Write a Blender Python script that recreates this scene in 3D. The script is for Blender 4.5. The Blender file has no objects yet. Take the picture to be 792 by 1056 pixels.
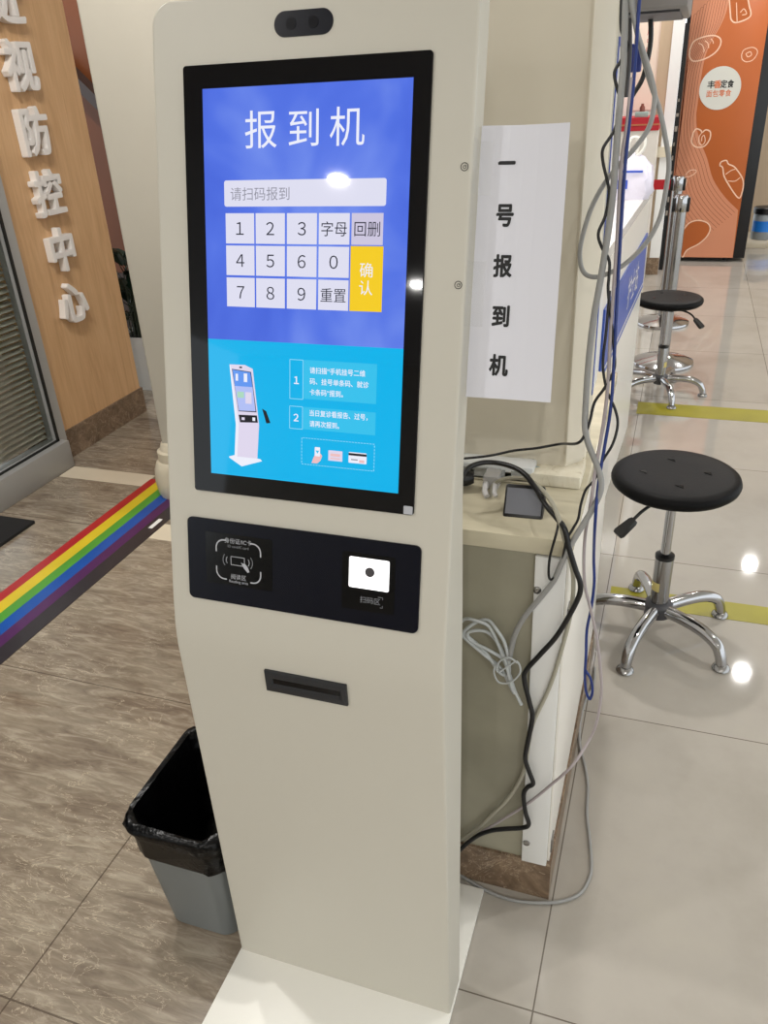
# A self check-in kiosk in a clinic lobby, rebuilt as a 3D scene.  Units: metres; X right along the tile grid,
# Y away from the camera along the tile grid, Z up.
import bpy, bmesh, math, random
from mathutils import Vector, Matrix
random.seed(7)
SC = bpy.context.scene
COL = SC.collection
PI = math.pi

# ------------------------------------------------------------------ helpers
def lin(c):
    return tuple(((x / 255) / 12.92 if x / 255 <= .04045 else ((x / 255 + .055) / 1.055) ** 2.4) for x in c)

MATS = {}
def mat(name, rgb, rough=.5, metal=0., coat=0., spec=.5, emit=None, estr=1., trans=0., alpha=1., noise=None, bump=None):
    """Plain procedural material. noise=(scale, amount, (sx,sy,sz)) varies the colour; bump=(scale, strength)."""
    m = bpy.data.materials.new(name); m.use_nodes = True
    nt = m.node_tree; b = nt.nodes['Principled BSDF']
    c = lin(rgb)
    b.inputs['Base Color'].default_value = (*c, 1)
    b.inputs['Roughness'].default_value = rough
    b.inputs['Metallic'].default_value = metal
    b.inputs['Coat Weight'].default_value = coat
    b.inputs['Coat Roughness'].default_value = .05
    b.inputs['Specular IOR Level'].default_value = spec
    b.inputs['Transmission Weight'].default_value = trans
    b.inputs['Alpha'].default_value = alpha
    if emit:
        b.inputs['Emission Color'].default_value = (*lin(emit), 1)
        b.inputs['Emission Strength'].default_value = estr
    if noise or bump:
        tc = nt.nodes.new('ShaderNodeTexCoord')
    if noise:
        mp = nt.nodes.new('ShaderNodeMapping'); mp.inputs['Scale'].default_value = noise[2] if len(noise) > 2 else (1, 1, 1)
        n = nt.nodes.new('ShaderNodeTexNoise'); n.inputs['Scale'].default_value = noise[0]; n.inputs['Detail'].default_value = 6
        r = nt.nodes.new('ShaderNodeValToRGB')
        lo = tuple(x * (1 - noise[1]) for x in c); hi = tuple(min(1, x * (1 + noise[1])) for x in c)
        r.color_ramp.elements[0].position = .3; r.color_ramp.elements[1].position = .7
        r.color_ramp.elements[0].color = (*lo, 1); r.color_ramp.elements[1].color = (*hi, 1)
        nt.links.new(tc.outputs['Object'], mp.inputs[0]); nt.links.new(mp.outputs[0], n.inputs['Vector'])
        nt.links.new(n.outputs['Fac'], r.inputs[0]); nt.links.new(r.outputs[0], b.inputs['Base Color'])
    if bump:
        n2 = nt.nodes.new('ShaderNodeTexNoise'); n2.inputs['Scale'].default_value = bump[0]; n2.inputs['Detail'].default_value = 4
        bp = nt.nodes.new('ShaderNodeBump'); bp.inputs['Strength'].default_value = bump[1]; bp.inputs['Distance'].default_value = .01
        nt.links.new(tc.outputs['Object'], n2.inputs['Vector']); nt.links.new(n2.outputs['Fac'], bp.inputs['Height'])
        nt.links.new(bp.outputs[0], b.inputs['Normal'])
    MATS[name] = m
    return m

TEXT_CACHE = {}
def text_geo(body, bold=0., depth=0.):
    """Outline of a line of writing from Blender's own built-in font, as (verts, faces), 1 unit em size."""
    k = (body, bold, depth)
    if k not in TEXT_CACHE:
        cu = bpy.data.curves.new('w', 'FONT'); cu.body = body; cu.size = 1; cu.offset = bold; cu.extrude = depth
        cu.resolution_u = 3
        o = bpy.data.objects.new('w', cu); COL.objects.link(o)
        bpy.context.view_layer.update()
        dg = bpy.context.evaluated_depsgraph_get()
        me = bpy.data.meshes.new_from_object(o.evaluated_get(dg))
        TEXT_CACHE[k] = ([v.co.copy() for v in me.vertices], [tuple(p.vertices) for p in me.polygons])
        bpy.data.objects.remove(o); bpy.data.curves.remove(cu); bpy.data.meshes.remove(me)
    return TEXT_CACHE[k]

def catmull(P, n=6, closed=False):
    P = [Vector(p) for p in P]; out = []
    N = len(P)
    for i in range(N if closed else N - 1):
        if closed:
            a, b, c, d = P[i - 1], P[i], P[(i + 1) % N], P[(i + 2) % N]
        else:
            b, c = P[i], P[i + 1]
            a = P[i - 1] if i else b * 2 - c
            d = P[i + 2] if i + 2 < N else c * 2 - b
        for k in range(n):
            t = k / n
            out.append(.5 * ((2 * b) + (c - a) * t + (2 * a - 5 * b + 4 * c - d) * t * t + (3 * b - a - 3 * c + d) * t ** 3))
    if not closed: out.append(P[-1])
    return out

def rrect(x0, x1, y0, y1, r, n=5):
    pts = []
    for cx, cy, a0 in ((x1 - r, y1 - r, 0), (x0 + r, y1 - r, 90), (x0 + r, y0 + r, 180), (x1 - r, y0 + r, 270)):
        for k in range(n + 1):
            a = math.radians(a0 + 90 * k / n); pts.append((cx + r * math.cos(a), cy + r * math.sin(a)))
    return pts

I4 = Matrix.Identity(4)
class MB:
    """Collects shapes into one mesh."""
    def __init__(s): s.v = []; s.f = []; s.m = []
    def add(s, vs, fs, mi=0, M=I4):
        o = len(s.v); s.v += [M @ Vector(v) for v in vs]
        s.f += [tuple(i + o for i in f) for f in fs]; s.m += [mi] * len(fs); return s
    def box(s, x0, x1, y0, y1, z0, z1, bev=0., mi=0, M=I4, seg=2):
        bm = bmesh.new(); bmesh.ops.create_cube(bm, size=1)
        for v in bm.verts: v.co = Vector(((x0 + x1) / 2 + v.co.x * (x1 - x0), (y0 + y1) / 2 + v.co.y * (y1 - y0), (z0 + z1) / 2 + v.co.z * (z1 - z0)))
        if bev > 0: bmesh.ops.bevel(bm, geom=bm.edges[:], offset=bev, segments=seg, profile=.5, affect='EDGES')
        bm.verts.index_update()
        s.add([v.co.copy() for v in bm.verts], [tuple(v.index for v in f.verts) for f in bm.faces], mi, M); bm.free(); return s
    def loft(s, rings, mi=0, M=I4, cap0=True, cap1=True, closed=True):
        n = len(rings[0]); vs = [p for r in rings for p in r]; fs = []
        for i in range(len(rings) - 1):
            for k in range(n if closed else n - 1):
                a = i * n + k; b = i * n + (k + 1) % n
                fs.append((a, b, b + n, a + n))
        if cap0: fs.append(tuple(reversed(range(n))))
        if cap1: fs.append(tuple(range((len(rings) - 1) * n, len(rings) * n)))
        return s.add(vs, fs, mi, M)
    def prism(s, poly, z0, z1, mi=0, M=I4):
        return s.loft([[(x, y, z0) for x, y in poly], [(x, y, z1) for x, y in poly]], mi, M)
    def tube(s, P, r, seg=10, mi=0, M=I4, closed=False):
        P = [Vector(p) for p in P]; N = len(P); rr = r if isinstance(r, (list, tuple)) else [r] * N
        T = []
        for i in range(N):
            a = P[(i - 1) % N] if closed or i else P[0]; b = P[(i + 1) % N] if closed or i < N - 1 else P[-1]
            d = (b - a); T.append(d.normalized() if d.length > 1e-9 else Vector((0, 0, 1)))
        u = T[0].orthogonal().normalized(); rings = []
        for i in range(N):
            u = (u - T[i] * u.dot(T[i])); u = u.normalized() if u.length > 1e-6 else T[i].orthogonal().normalized()
            w = T[i].cross(u)
            rings.append([P[i] + (u * math.cos(2 * PI * k / seg) + w * math.sin(2 * PI * k / seg)) * rr[i] for k in range(seg)])
        if closed: rings.append(rings[0])
        return s.loft(rings, mi, M, not closed, not closed)
    def lathe(s, prof, seg=32, mi=0, M=I4):
        rings = [[(r * math.cos(2 * PI * k / seg), r * math.sin(2 * PI * k / seg), z) for k in range(seg)] for r, z in prof]
        return s.loft(rings, mi, M)
    def disc(s, r, z0, z1, seg=24, mi=0, M=I4): return s.lathe([(r, z0), (r, z1)], seg, mi, M)
    def text(s, body, x, y, size, mi=0, M=I4, bold=0., depth=.0, z=0., align='c', sx=1.):
        vs, fs = text_geo(body, 0., depth)
        if not vs: return s
        if bold:
            v0, f0 = vs, fs; vs, fs = [], []
            for k in range(9):
                dx, dy = (0, 0) if k == 8 else (bold * (1 - .03 * k) * math.cos(k * PI / 4 + .13), bold * (1 - .03 * k) * math.sin(k * PI / 4 + .13))
                o = len(vs); vs = vs + [Vector((v.x + dx, v.y + dy, v.z + k * .0007)) for v in v0]; fs = fs + [tuple(i + o for i in f) for f in f0]
        xs = [v.x for v in vs]; ys = [v.y for v in vs]
        ox = {'c': -(min(xs) + max(xs)) / 2, 'l': -min(xs)}[align]; oy = -(min(ys) + max(ys)) / 2
        return s.add([((v.x + ox) * size * sx + x, (v.y + oy) * size + y, v.z * size + z) for v in vs], fs, mi, M)
    def ribbon(s, P, w, z, mi=0, M=I4):
        """flat painted line of width w through 2D points P, laid at height z"""
        P = [Vector((p[0], p[1])) for p in P]; vs = []; fs = []
        for i, p in enumerate(P):
            d = P[min(i + 1, len(P) - 1)] - P[max(i - 1, 0)]
            d = d.normalized() if d.length > 1e-9 else Vector((1, 0)); n = Vector((-d.y, d.x)) * w / 2
            vs += [(p.x + n.x, p.y + n.y, z), (p.x - n.x, p.y - n.y, z)]
        for i in range(len(P) - 1): fs.append((2 * i, 2 * i + 1, 2 * i + 3, 2 * i + 2))
        return s.add(vs, fs, mi, M)
    def build(s, name, mats, parent=None, org=None, smooth=40):
        mats = mats if isinstance(mats, (list, tuple)) else [mats]
        if org is None:
            if parent is not None: org = Vector(parent['_o'])
            else:
                xs = [v.x for v in s.v]; ys = [v.y for v in s.v]; zs = [v.z for v in s.v]
                org = Vector(((min(xs) + max(xs)) / 2, (min(ys) + max(ys)) / 2, min(zs)))
        org = Vector(org)
        me = bpy.data.meshes.new(name); me.from_pydata([v - org for v in s.v], [], s.f)
        for m in mats: me.materials.append(m)
        me.polygons.foreach_set('material_index', s.m); 
        bm = bmesh.new(); bm.from_mesh(me); bmesh.ops.recalc_face_normals(bm, faces=[f for f in bm.faces if len(f.verts) > 0]); bm.to_mesh(me); bm.free()
        if smooth:
            me.polygons.foreach_set('use_smooth', [True] * len(me.polygons)); me.set_sharp_from_angle(angle=math.radians(smooth))
        me.validate(); me.update()
        o = bpy.data.objects.new(name, me); COL.objects.link(o)
        if parent is not None: o.parent = parent
        else: o.location = org
        o['_o'] = tuple(org)
        return o

def tag(o, label, cat, group=None):
    o['label'] = label; o['category'] = cat
    if group: o['group'] = group
    return o
def struct(o): o['kind'] = 'structure'; return o
def thing(name, label, cat, loc=(0, 0, 0), group=None):
    o = bpy.data.objects.new(name, None); COL.objects.link(o); o.location = loc; o['_o'] = tuple(loc); o.empty_display_size = .1
    return tag(o, label, cat, group)
def dup(root, loc, rot, label, scale=1.):
    r = root.copy(); COL.objects.link(r); r.location = loc; r.rotation_euler = (0, 0, rot); r['label'] = label
    r.scale = (scale,) * 3
    for ch in list(root.children):
        c = ch.copy(); COL.objects.link(c); c.parent = r
        for g in list(ch.children):
            d = g.copy(); COL.objects.link(d); d.parent = c
    return r

def frame(o, x, y, z):
    """matrix with the given origin and axes"""
    return Matrix(((x[0], y[0], z[0], o[0]), (x[1], y[1], z[1], o[1]), (x[2], y[2], z[2], o[2]), (0, 0, 0, 1)))

LAMP_W = 20; WORLD_S = 1.7; EXPO = 0.
CABLES = {'grey_loop': [(-0.096, 1.28, 1.546), (-0.084, 1.277, 1.504), (-0.069, 1.274, 1.47), (-0.057, 1.27, 1.441), (-0.052, 1.269, 1.421), (-0.055, 1.264, 1.389), (-0.071, 1.258, 1.363), (-0.088, 1.253, 1.344), (-0.106, 1.249, 1.321), (-0.123, 1.243, 1.286), (-0.133, 1.237, 1.243), (-0.133, 1.235, 1.216), (-0.125, 1.235, 1.197), (-0.107, 1.237, 1.192), (-0.082, 1.24, 1.202), (-0.061, 1.246, 1.218), (-0.042, 1.252, 1.241), (-0.029, 1.258, 1.271), (-0.025, 1.264, 1.308), (-0.025, 1.267, 1.342), (-0.034, 1.27, 1.376), (-0.045, 1.274, 1.409), (-0.06, 1.277, 1.441), (-0.074, 1.28, 1.476), (-0.087, 1.281, 1.515), (-0.094, 1.283, 1.546)],
 'grey_drop': [(-0.102, 1.285, 1.547), (-0.096, 1.262, 1.471), (-0.095, 1.25, 1.437), (-0.094, 1.231, 1.38), (-0.092, 1.212, 1.321), (-0.093, 1.193, 1.262), (-0.097, 1.174, 1.2), (-0.101, 1.158, 1.15), (-0.102, 1.141, 1.092), (-0.1, 1.124, 1.032), (-0.098, 1.116, 1.005), (-0.091, 1.109, 0.982), (-0.077, 1.101, 0.956), (-0.068, 1.095, 0.933), (-0.068, 1.089, 0.912), (-0.079, 1.082, 0.883), (-0.098, 1.072, 0.842), (-0.113, 1.072, 0.802), (-0.124, 1.072, 0.765), (-0.145, 1.072, 0.726), (-0.167, 1.072, 0.688), (-0.182, 1.072, 0.648), (-0.19, 1.072, 0.596)],
 'black_thin': [(-0.107, 1.285, 1.547), (-0.103, 1.273, 1.505), (-0.092, 1.267, 1.485), (-0.099, 1.261, 1.469), (-0.106, 1.256, 1.455), (-0.1, 1.25, 1.435), (-0.093, 1.244, 1.419), (-0.095, 1.238, 1.401), (-0.1, 1.232, 1.384), (-0.111, 1.226, 1.365), (-0.109, 1.22, 1.348), (-0.102, 1.214, 1.328), (-0.097, 1.208, 1.31), (-0.099, 1.2, 1.283), (-0.106, 1.193, 1.261), (-0.1, 1.187, 1.244), (-0.088, 1.182, 1.227), (-0.086, 1.176, 1.207), (-0.085, 1.17, 1.188), (-0.077, 1.158, 1.151), (-0.069, 1.147, 1.113), (-0.066, 1.139, 1.086), (-0.076, 1.131, 1.061), (-0.088, 1.126, 1.04), (-0.092, 1.118, 1.014), (-0.097, 1.113, 0.995), (-0.107, 1.11, 0.981), (-0.144, 1.22, 0.93), (-0.182, 1.22, 0.919), (-0.219, 1.22, 0.911), (-0.259, 1.22, 0.898), (-0.304, 1.22, 0.888), (-0.335, 1.22, 0.883)],
 'black_branch': [(-0.083, 1.17, 1.188), (-0.082, 1.154, 1.138), (-0.082, 1.141, 1.093), (-0.073, 1.131, 1.058), (-0.059, 1.123, 1.033), (-0.053, 1.117, 1.012), (-0.057, 1.109, 0.985), (-0.068, 1.103, 0.961), (-0.077, 1.095, 0.933), (-0.088, 1.091, 0.917), (-0.093, 1.085, 0.895), (-0.095, 1.08, 0.873), (-0.102, 1.075, 0.856), (-0.109, 1.07, 0.838), (-0.115, 1.07, 0.791), (-0.126, 1.07, 0.768), (-0.132, 1.07, 0.773), (-0.132, 1.07, 0.806), (-0.124, 1.07, 0.853), (-0.127, 1.1, 0.858), (-0.142, 1.13, 0.859), (-0.163, 1.17, 0.847)],
 'blue': [(-0.084, 1.285, 1.546), (-0.082, 1.27, 1.493), (-0.08, 1.25, 1.437), (-0.08, 1.231, 1.38), (-0.079, 1.212, 1.321), (-0.075, 1.185, 1.237), (-0.071, 1.162, 1.163), (-0.066, 1.135, 1.074), (-0.065, 1.122, 1.028), (-0.068, 1.108, 0.978), (-0.071, 1.093, 0.926), (-0.07, 1.078, 0.87), (-0.071, 1.13, 0.78), (-0.067, 1.13, 0.735), (-0.068, 1.13, 0.687), (-0.072, 1.13, 0.638), (-0.07, 1.13, 0.587), (-0.069, 1.13, 0.546), (-0.065, 1.13, 0.51), (-0.057, 1.13, 0.493), (-0.054, 1.13, 0.513), (-0.059, 1.13, 0.538), (-0.068, 1.13, 0.553)],
 'pink_grey': [(-0.083, 1.254, 1.448), (-0.083, 1.235, 1.391), (-0.085, 1.22, 1.345), (-0.08, 1.189, 1.249), (-0.076, 1.154, 1.138), (-0.072, 1.131, 1.061), (-0.073, 1.116, 1.008), (-0.077, 1.101, 0.953), (-0.079, 1.085, 0.897), (-0.086, 1.12, 0.827), (-0.085, 1.12, 0.775), (-0.08, 1.12, 0.73), (-0.07, 1.12, 0.694), (-0.058, 1.12, 0.648), (-0.047, 1.12, 0.59), (-0.039, 1.12, 0.525), (-0.041, 1.12, 0.459), (-0.051, 1.12, 0.409), (-0.074, 1.072, 0.386), (-0.105, 1.072, 0.334), (-0.148, 1.072, 0.269), (-0.199, 1.072, 0.206), (-0.248, 1.072, 0.147), (-0.285, 1.072, 0.092)],
 'floor_cable': [(-0.088, 1.835, 0.005), (-0.083, 1.761, 0.005), (-0.096, 1.693, 0.005), (-0.1, 1.605, 0.005), (-0.091, 1.527, 0.005), (-0.071, 1.46, 0.005), (-0.057, 1.396, 0.005), (-0.051, 1.322, 0.005), (-0.037, 1.251, 0.005), (-0.026, 1.186, 0.005), (-0.028, 1.149, 0.005), (-0.042, 1.112, 0.005), (-0.072, 1.087, 0.005), (-0.108, 1.072, 0.005), (-0.16, 1.061, 0.005), (-0.208, 1.064, 0.005), (-0.257, 1.078, 0.005), (-0.302, 1.093, 0.005)],
 'black_power': [(-0.297, 1.14, 0.877), (-0.283, 1.16, 0.898), (-0.267, 1.18, 0.901), (-0.246, 1.19, 0.9), (-0.216, 1.18, 0.901), (-0.19, 1.16, 0.899), (-0.168, 1.14, 0.885), (-0.149, 1.12, 0.869), (-0.128, 1.09, 0.865), (-0.113, 1.072, 0.858), (-0.104, 1.068, 0.828), (-0.093, 1.068, 0.794), (-0.083, 1.068, 0.764), (-0.088, 1.068, 0.731), (-0.113, 1.068, 0.665), (-0.14, 1.068, 0.618), (-0.161, 1.068, 0.581), (-0.162, 1.068, 0.558), (-0.152, 1.068, 0.514), (-0.146, 1.068, 0.483), (-0.151, 1.068, 0.432), (-0.155, 1.068, 0.385), (-0.146, 1.068, 0.352), (-0.139, 1.068, 0.328), (-0.149, 1.068, 0.315), (-0.155, 1.068, 0.294), (-0.15, 1.068, 0.25), (-0.143, 1.068, 0.221), (-0.156, 1.068, 0.207), (-0.189, 1.068, 0.193), (-0.217, 1.068, 0.178), (-0.247, 1.068, 0.149), (-0.284, 1.068, 0.091)],
 'beige': [(-0.254, 1.2, 0.826), (-0.255, 1.22, 0.838), (-0.242, 1.22, 0.853), (-0.214, 1.2, 0.871), (-0.182, 1.17, 0.883), (-0.157, 1.14, 0.883), (-0.137, 1.11, 0.877), (-0.122, 1.08, 0.866), (-0.113, 1.078, 0.837), (-0.102, 1.078, 0.801), (-0.095, 1.078, 0.763), (-0.096, 1.078, 0.699), (-0.111, 1.078, 0.599), (-0.124, 1.078, 0.538), (-0.147, 1.078, 0.456), (-0.153, 1.078, 0.393), (-0.16, 1.078, 0.334), (-0.183, 1.078, 0.269), (-0.212, 1.078, 0.217), (-0.247, 1.078, 0.159), (-0.291, 1.078, 0.105)],
 'black_curve': [(-0.098, 1.6, 1.566), (-0.086, 1.6, 1.535), (-0.081, 1.6, 1.5), (-0.083, 1.6, 1.47), (-0.089, 1.6, 1.441), (-0.101, 1.6, 1.42), (-0.105, 1.6, 1.411)],
 'dark_drop': [(-0.119, 1.52, 1.563), (-0.111, 1.52, 1.52), (-0.107, 1.52, 1.473), (-0.107, 1.52, 1.439), (-0.107, 1.52, 1.418)],
 'coil': [(-0.19, 1.076, 0.564), (-0.2, 1.074, 0.595), (-0.209, 1.071, 0.625), (-0.224, 1.069, 0.659), (-0.243, 1.066, 0.669), (-0.267, 1.076, 0.662), (-0.277, 1.074, 0.644), (-0.263, 1.071, 0.633), (-0.231, 1.069, 0.607), (-0.208, 1.066, 0.575), (-0.198, 1.076, 0.558), (-0.19, 1.074, 0.564), (-0.191, 1.071, 0.597), (-0.198, 1.069, 0.632), (-0.209, 1.066, 0.655), (-0.228, 1.076, 0.667), (-0.25, 1.074, 0.658), (-0.269, 1.071, 0.636), (-0.261, 1.069, 0.624), (-0.227, 1.066, 0.599), (-0.204, 1.076, 0.571), (-0.184, 1.074, 0.532), (-0.179, 1.071, 0.527), (-0.184, 1.069, 0.541), (-0.191, 1.066, 0.578), (-0.205, 1.076, 0.613), (-0.228, 1.074, 0.644), (-0.258, 1.071, 0.641), (-0.256, 1.069, 0.625), (-0.223, 1.066, 0.613), (-0.2, 1.076, 0.59), (-0.188, 1.074, 0.56), (-0.178, 1.071, 0.531), (-0.166, 1.069, 0.506)],
 'tie': [(-0.211, 1.062, 0.589), (-0.213, 1.062, 0.57), (-0.204, 1.062, 0.552), (-0.184, 1.062, 0.557), (-0.169, 1.062, 0.582), (-0.175, 1.062, 0.603), (-0.19, 1.062, 0.589), (-0.207, 1.062, 0.574), (-0.205, 1.062, 0.595), (-0.189, 1.062, 0.608), (-0.174, 1.062, 0.6)]}
ART = {'edge': [(-0.211, 2.63), (0.1, 2.213)],
 'band': [(0.17, 2.59), (0.177, 2.206), (0.149, 1.859), (0.137, 1.767), (0.105, 1.682), (0.064, 1.604), (0.033, 1.508), (0.022, 1.384), (0.02, 1.258), (0.018, 1.128), (0.02, 1.1), (0.037, 1.007), (0.083, 0.901), (0.14, 0.793), (0.204, 0.641), (0.31, 0.508), (0.423, 0.407)],
 'bread': [(-0.084, 1.556), (-0.06, 1.611), (0.007, 1.636), (0.076, 1.64), (0.123, 1.617), (0.129, 1.576), (0.1, 1.529), (0.035, 1.492), (-0.044, 1.479), (-0.079, 1.51), (-0.084, 1.556)],
 'bread1': [(-0.027, 1.597), (0.001, 1.583), (0.018, 1.55), (0.016, 1.534)],
 'bread2': [(0.015, 1.611), (0.039, 1.593), (0.05, 1.56)],
 'bread3': [(0.057, 1.621), (0.073, 1.604), (0.079, 1.587)],
 'carton': [(0.145, 1.89), (0.169, 1.78), (0.184, 1.732), (0.225, 1.714), (0.309, 1.747), (0.29, 1.819), (0.268, 1.881)],
 'carton1': [(0.225, 1.714), (0.202, 1.84)],
 'carton2': [(0.237, 1.776), (0.259, 1.797), (0.281, 1.765), (0.252, 1.759)],
 'bun': [(0.286, 1.503), (0.298, 1.534), (0.348, 1.548), (0.384, 1.534), (0.393, 1.505), (0.369, 1.466), (0.327, 1.456), (0.295, 1.474), (0.286, 1.503)],
 'bun1': [(0.315, 1.509), (0.343, 1.52), (0.355, 1.499), (0.331, 1.488), (0.315, 1.509)],
 'pretzel': [(0.012, 0.987), (0.031, 1.012), (0.065, 1.001), (0.077, 0.985), (0.102, 1.003), (0.136, 0.988), (0.14, 0.941), (0.116, 0.894), (0.08, 0.879), (0.036, 0.886), (0.006, 0.924), (0.012, 0.987)],
 'pretzel1': [(0.077, 0.985), (0.06, 0.954), (0.065, 0.912), (0.089, 0.895), (0.107, 0.921), (0.096, 0.963), (0.081, 0.953), (0.082, 0.922)],
 'bottle': [(0.239, 0.743), (0.246, 0.769), (0.283, 0.779), (0.303, 0.752), (0.355, 0.725), (0.428, 0.627), (0.428, 0.518), (0.397, 0.512), (0.29, 0.65), (0.263, 0.726), (0.239, 0.743)],
 'bottle1': [(0.292, 0.677), (0.326, 0.704), (0.357, 0.714)],
 'bottle2': [(0.315, 0.628), (0.369, 0.627), (0.403, 0.654)],
 'leaf': [(-0.01, 0.676), (0.019, 0.709), (0.063, 0.713), (0.065, 0.692), (0.024, 0.665), (-0.009, 0.663), (0.006, 0.632), (0.0, 0.588)],
 'spoon': [(-0.01, 0.188), (0.028, 0.259), (0.068, 0.311), (0.133, 0.33), (0.203, 0.311), (0.232, 0.265), (0.212, 0.201), (0.157, 0.143), (0.093, 0.107), (0.062, 0.077), (0.041, 0.004)],
 'circle': [(0.163, 1.288)]}

# ------------------------------------------------------------------ materials
def nodes(m): return m.node_tree, m.node_tree.nodes['Principled BSDF']
def mth(nt, op, a, b=None, c=None):
    n = nt.nodes.new('ShaderNodeMath'); n.operation = op
    for i, x in enumerate((a, b, c)):
        if x is None: continue
        if isinstance(x, (int, float)): n.inputs[i].default_value = x
        else: nt.links.new(x, n.inputs[i])
    return n.outputs[0]
def joint(nt, coord, x0, pitch, w):
    """1 on a tile joint line, 0 elsewhere"""
    t = mth(nt, 'FLOORED_MODULO', mth(nt, 'SUBTRACT', coord, x0 - w / 2), pitch)
    return mth(nt, 'LESS_THAN', t, w)
def mix(nt, fac, a, b):
    n = nt.nodes.new('ShaderNodeMix'); n.data_type = 'RGBA'
    for s, x in (('Factor', fac), ('A', a), ('B', b)):
        sock = [i for i in n.inputs if i.name == s and (i.type == ('VALUE' if s == 'Factor' else 'RGBA'))][0]
        if isinstance(x, (int, float)): sock.default_value = x
        elif isinstance(x, tuple): sock.default_value = (*x, 1)
        else: nt.links.new(x, sock)
    return [o for o in n.outputs if o.type == 'RGBA'][0]
def noise(nt, vec, scale, detail=6, rough=.55, dist=0.):
    n = nt.nodes.new('ShaderNodeTexNoise'); n.inputs['Scale'].default_value = scale; n.inputs['Detail'].default_value = detail
    n.inputs['Roughness'].default_value = rough; n.inputs['Distortion'].default_value = dist
    nt.links.new(vec, n.inputs['Vector']); return n.outputs['Fac']
def ramp(nt, fac, stops):
    r = nt.nodes.new('ShaderNodeValToRGB'); e = r.color_ramp.elements
    while len(e) < len(stops): e.new(.5)
    for el, (p, c) in zip(e, stops): el.position = p; el.color = (*lin(c), 1)
    nt.links.new(fac, r.inputs[0]); return r.outputs[0]
def pos(nt, scale=(1, 1, 1), rot=(0, 0, 0)):
    g = nt.nodes.new('ShaderNodeNewGeometry'); mp = nt.nodes.new('ShaderNodeMapping')
    mp.inputs['Scale'].default_value = scale; mp.inputs['Rotation'].default_value = rot
    nt.links.new(g.outputs['Position'], mp.inputs[0]); return mp.outputs[0]
def xyz(nt):
    g = nt.nodes.new('ShaderNodeNewGeometry'); s = nt.nodes.new('ShaderNodeSeparateXYZ')
    nt.links.new(g.outputs['Position'], s.inputs[0]); return s.outputs

# brown veined stone tiles, veins running along X
floor_brown = mat('brown_marble_tile', (150, 132, 110), .16)
nt, b = nodes(floor_brown)
big = noise(nt, pos(nt, (1.0, 3.2, 1), (0, 0, .12)), 2.2, 8, .62, .6)
fine = noise(nt, pos(nt, (2.2, 11, 1), (0, 0, .15)), 3.5, 8, .7, 1.1)
c1 = ramp(nt, big, [(.30, (103, 88, 75)), (.44, (130, 117, 102)), (.56, (154, 143, 126)), (.68, (123, 106, 89))])
c2 = ramp(nt, fine, [(.34, (90, 77, 66)), (.5, (132, 119, 103)), (.66, (180, 170, 152))])
cc = mix(nt, .5, c1, c2)
vein = noise(nt, pos(nt, (2.2, 6.5, 1), (0, 0, .22)), 3.0, 5, .6, 1.6)
vm = mth(nt, 'LESS_THAN', mth(nt, 'ABSOLUTE', mth(nt, 'SUBTRACT', vein, .5)), .006)
vm2 = mth(nt, 'GREATER_THAN', noise(nt, pos(nt), 2.3, 2), .5)
cc = mix(nt, mth(nt, 'MULTIPLY', mth(nt, 'MULTIPLY', vm, vm2), .45), cc, lin((206, 192, 168)))
X, Y, Z = xyz(nt)
jj = mth(nt, 'MAXIMUM', joint(nt, X, -1.009, .8, .0035), joint(nt, Y, 1.395, .8, .0035))
cc = mix(nt, mth(nt, 'MULTIPLY', jj, .75), cc, lin((70, 58, 48)))
nt.links.new(cc, b.inputs['Base Color'])

# pale polished porcelain tiles
floor_pale = mat('pale_polished_tile', (186, 178, 166), .04)
nt, b = nodes(floor_pale)
n1 = noise(nt, pos(nt, (1, 1, 1)), 2.6, 7, .6)
cc = ramp(nt, n1, [(.3, (163, 157, 147)), (.5, (174, 168, 159)), (.7, (179, 173, 162))])
X, Y, Z = xyz(nt)
tile = nt.nodes.new('ShaderNodeTexWhiteNoise'); tile.noise_dimensions = '2D'
cb = nt.nodes.new('ShaderNodeCombineXYZ')
nt.links.new(mth(nt, 'FLOOR', mth(nt, 'DIVIDE', mth(nt, 'ADD', X, .091), .614)), cb.inputs[0])
nt.links.new(mth(nt, 'FLOOR', mth(nt, 'DIVIDE', mth(nt, 'SUBTRACT', Y, .058), .8)), cb.inputs[1])
nt.links.new(cb.outputs[0], tile.inputs['Vector'])
cc = mix(nt, mth(nt, 'MULTIPLY', tile.outputs['Value'], .16), cc, lin((196, 191, 184)))
jj = mth(nt, 'MAXIMUM', joint(nt, X, -.091, .614, .0028), joint(nt, Y, .858, .8, .0028))
cc = mix(nt, mth(nt, 'MULTIPLY', jj, .8), cc, lin((84, 74, 64)))
nt.links.new(cc, b.inputs['Base Color'])
b.inputs['Specular IOR Level'].default_value = .62

# light oak veneer, grain upright
wood = mat('oak_veneer', (196, 150, 104), .38)
nt, b = nodes(wood)
g1 = noise(nt, pos(nt, (9, 9, .9)), 3.0, 8, .6, .7)
g2 = noise(nt, pos(nt, (40, 40, 1.6)), 3.0, 4, .6)
cc = mix(nt, .4, ramp(nt, g1, [(.3, (192, 148, 104)), (.5, (212, 170, 124)), (.7, (224, 184, 138))]), ramp(nt, g2, [(.3, (196, 154, 110)), (.7, (222, 182, 136))]))
nt.links.new(cc, b.inputs['Base Color'])

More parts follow.
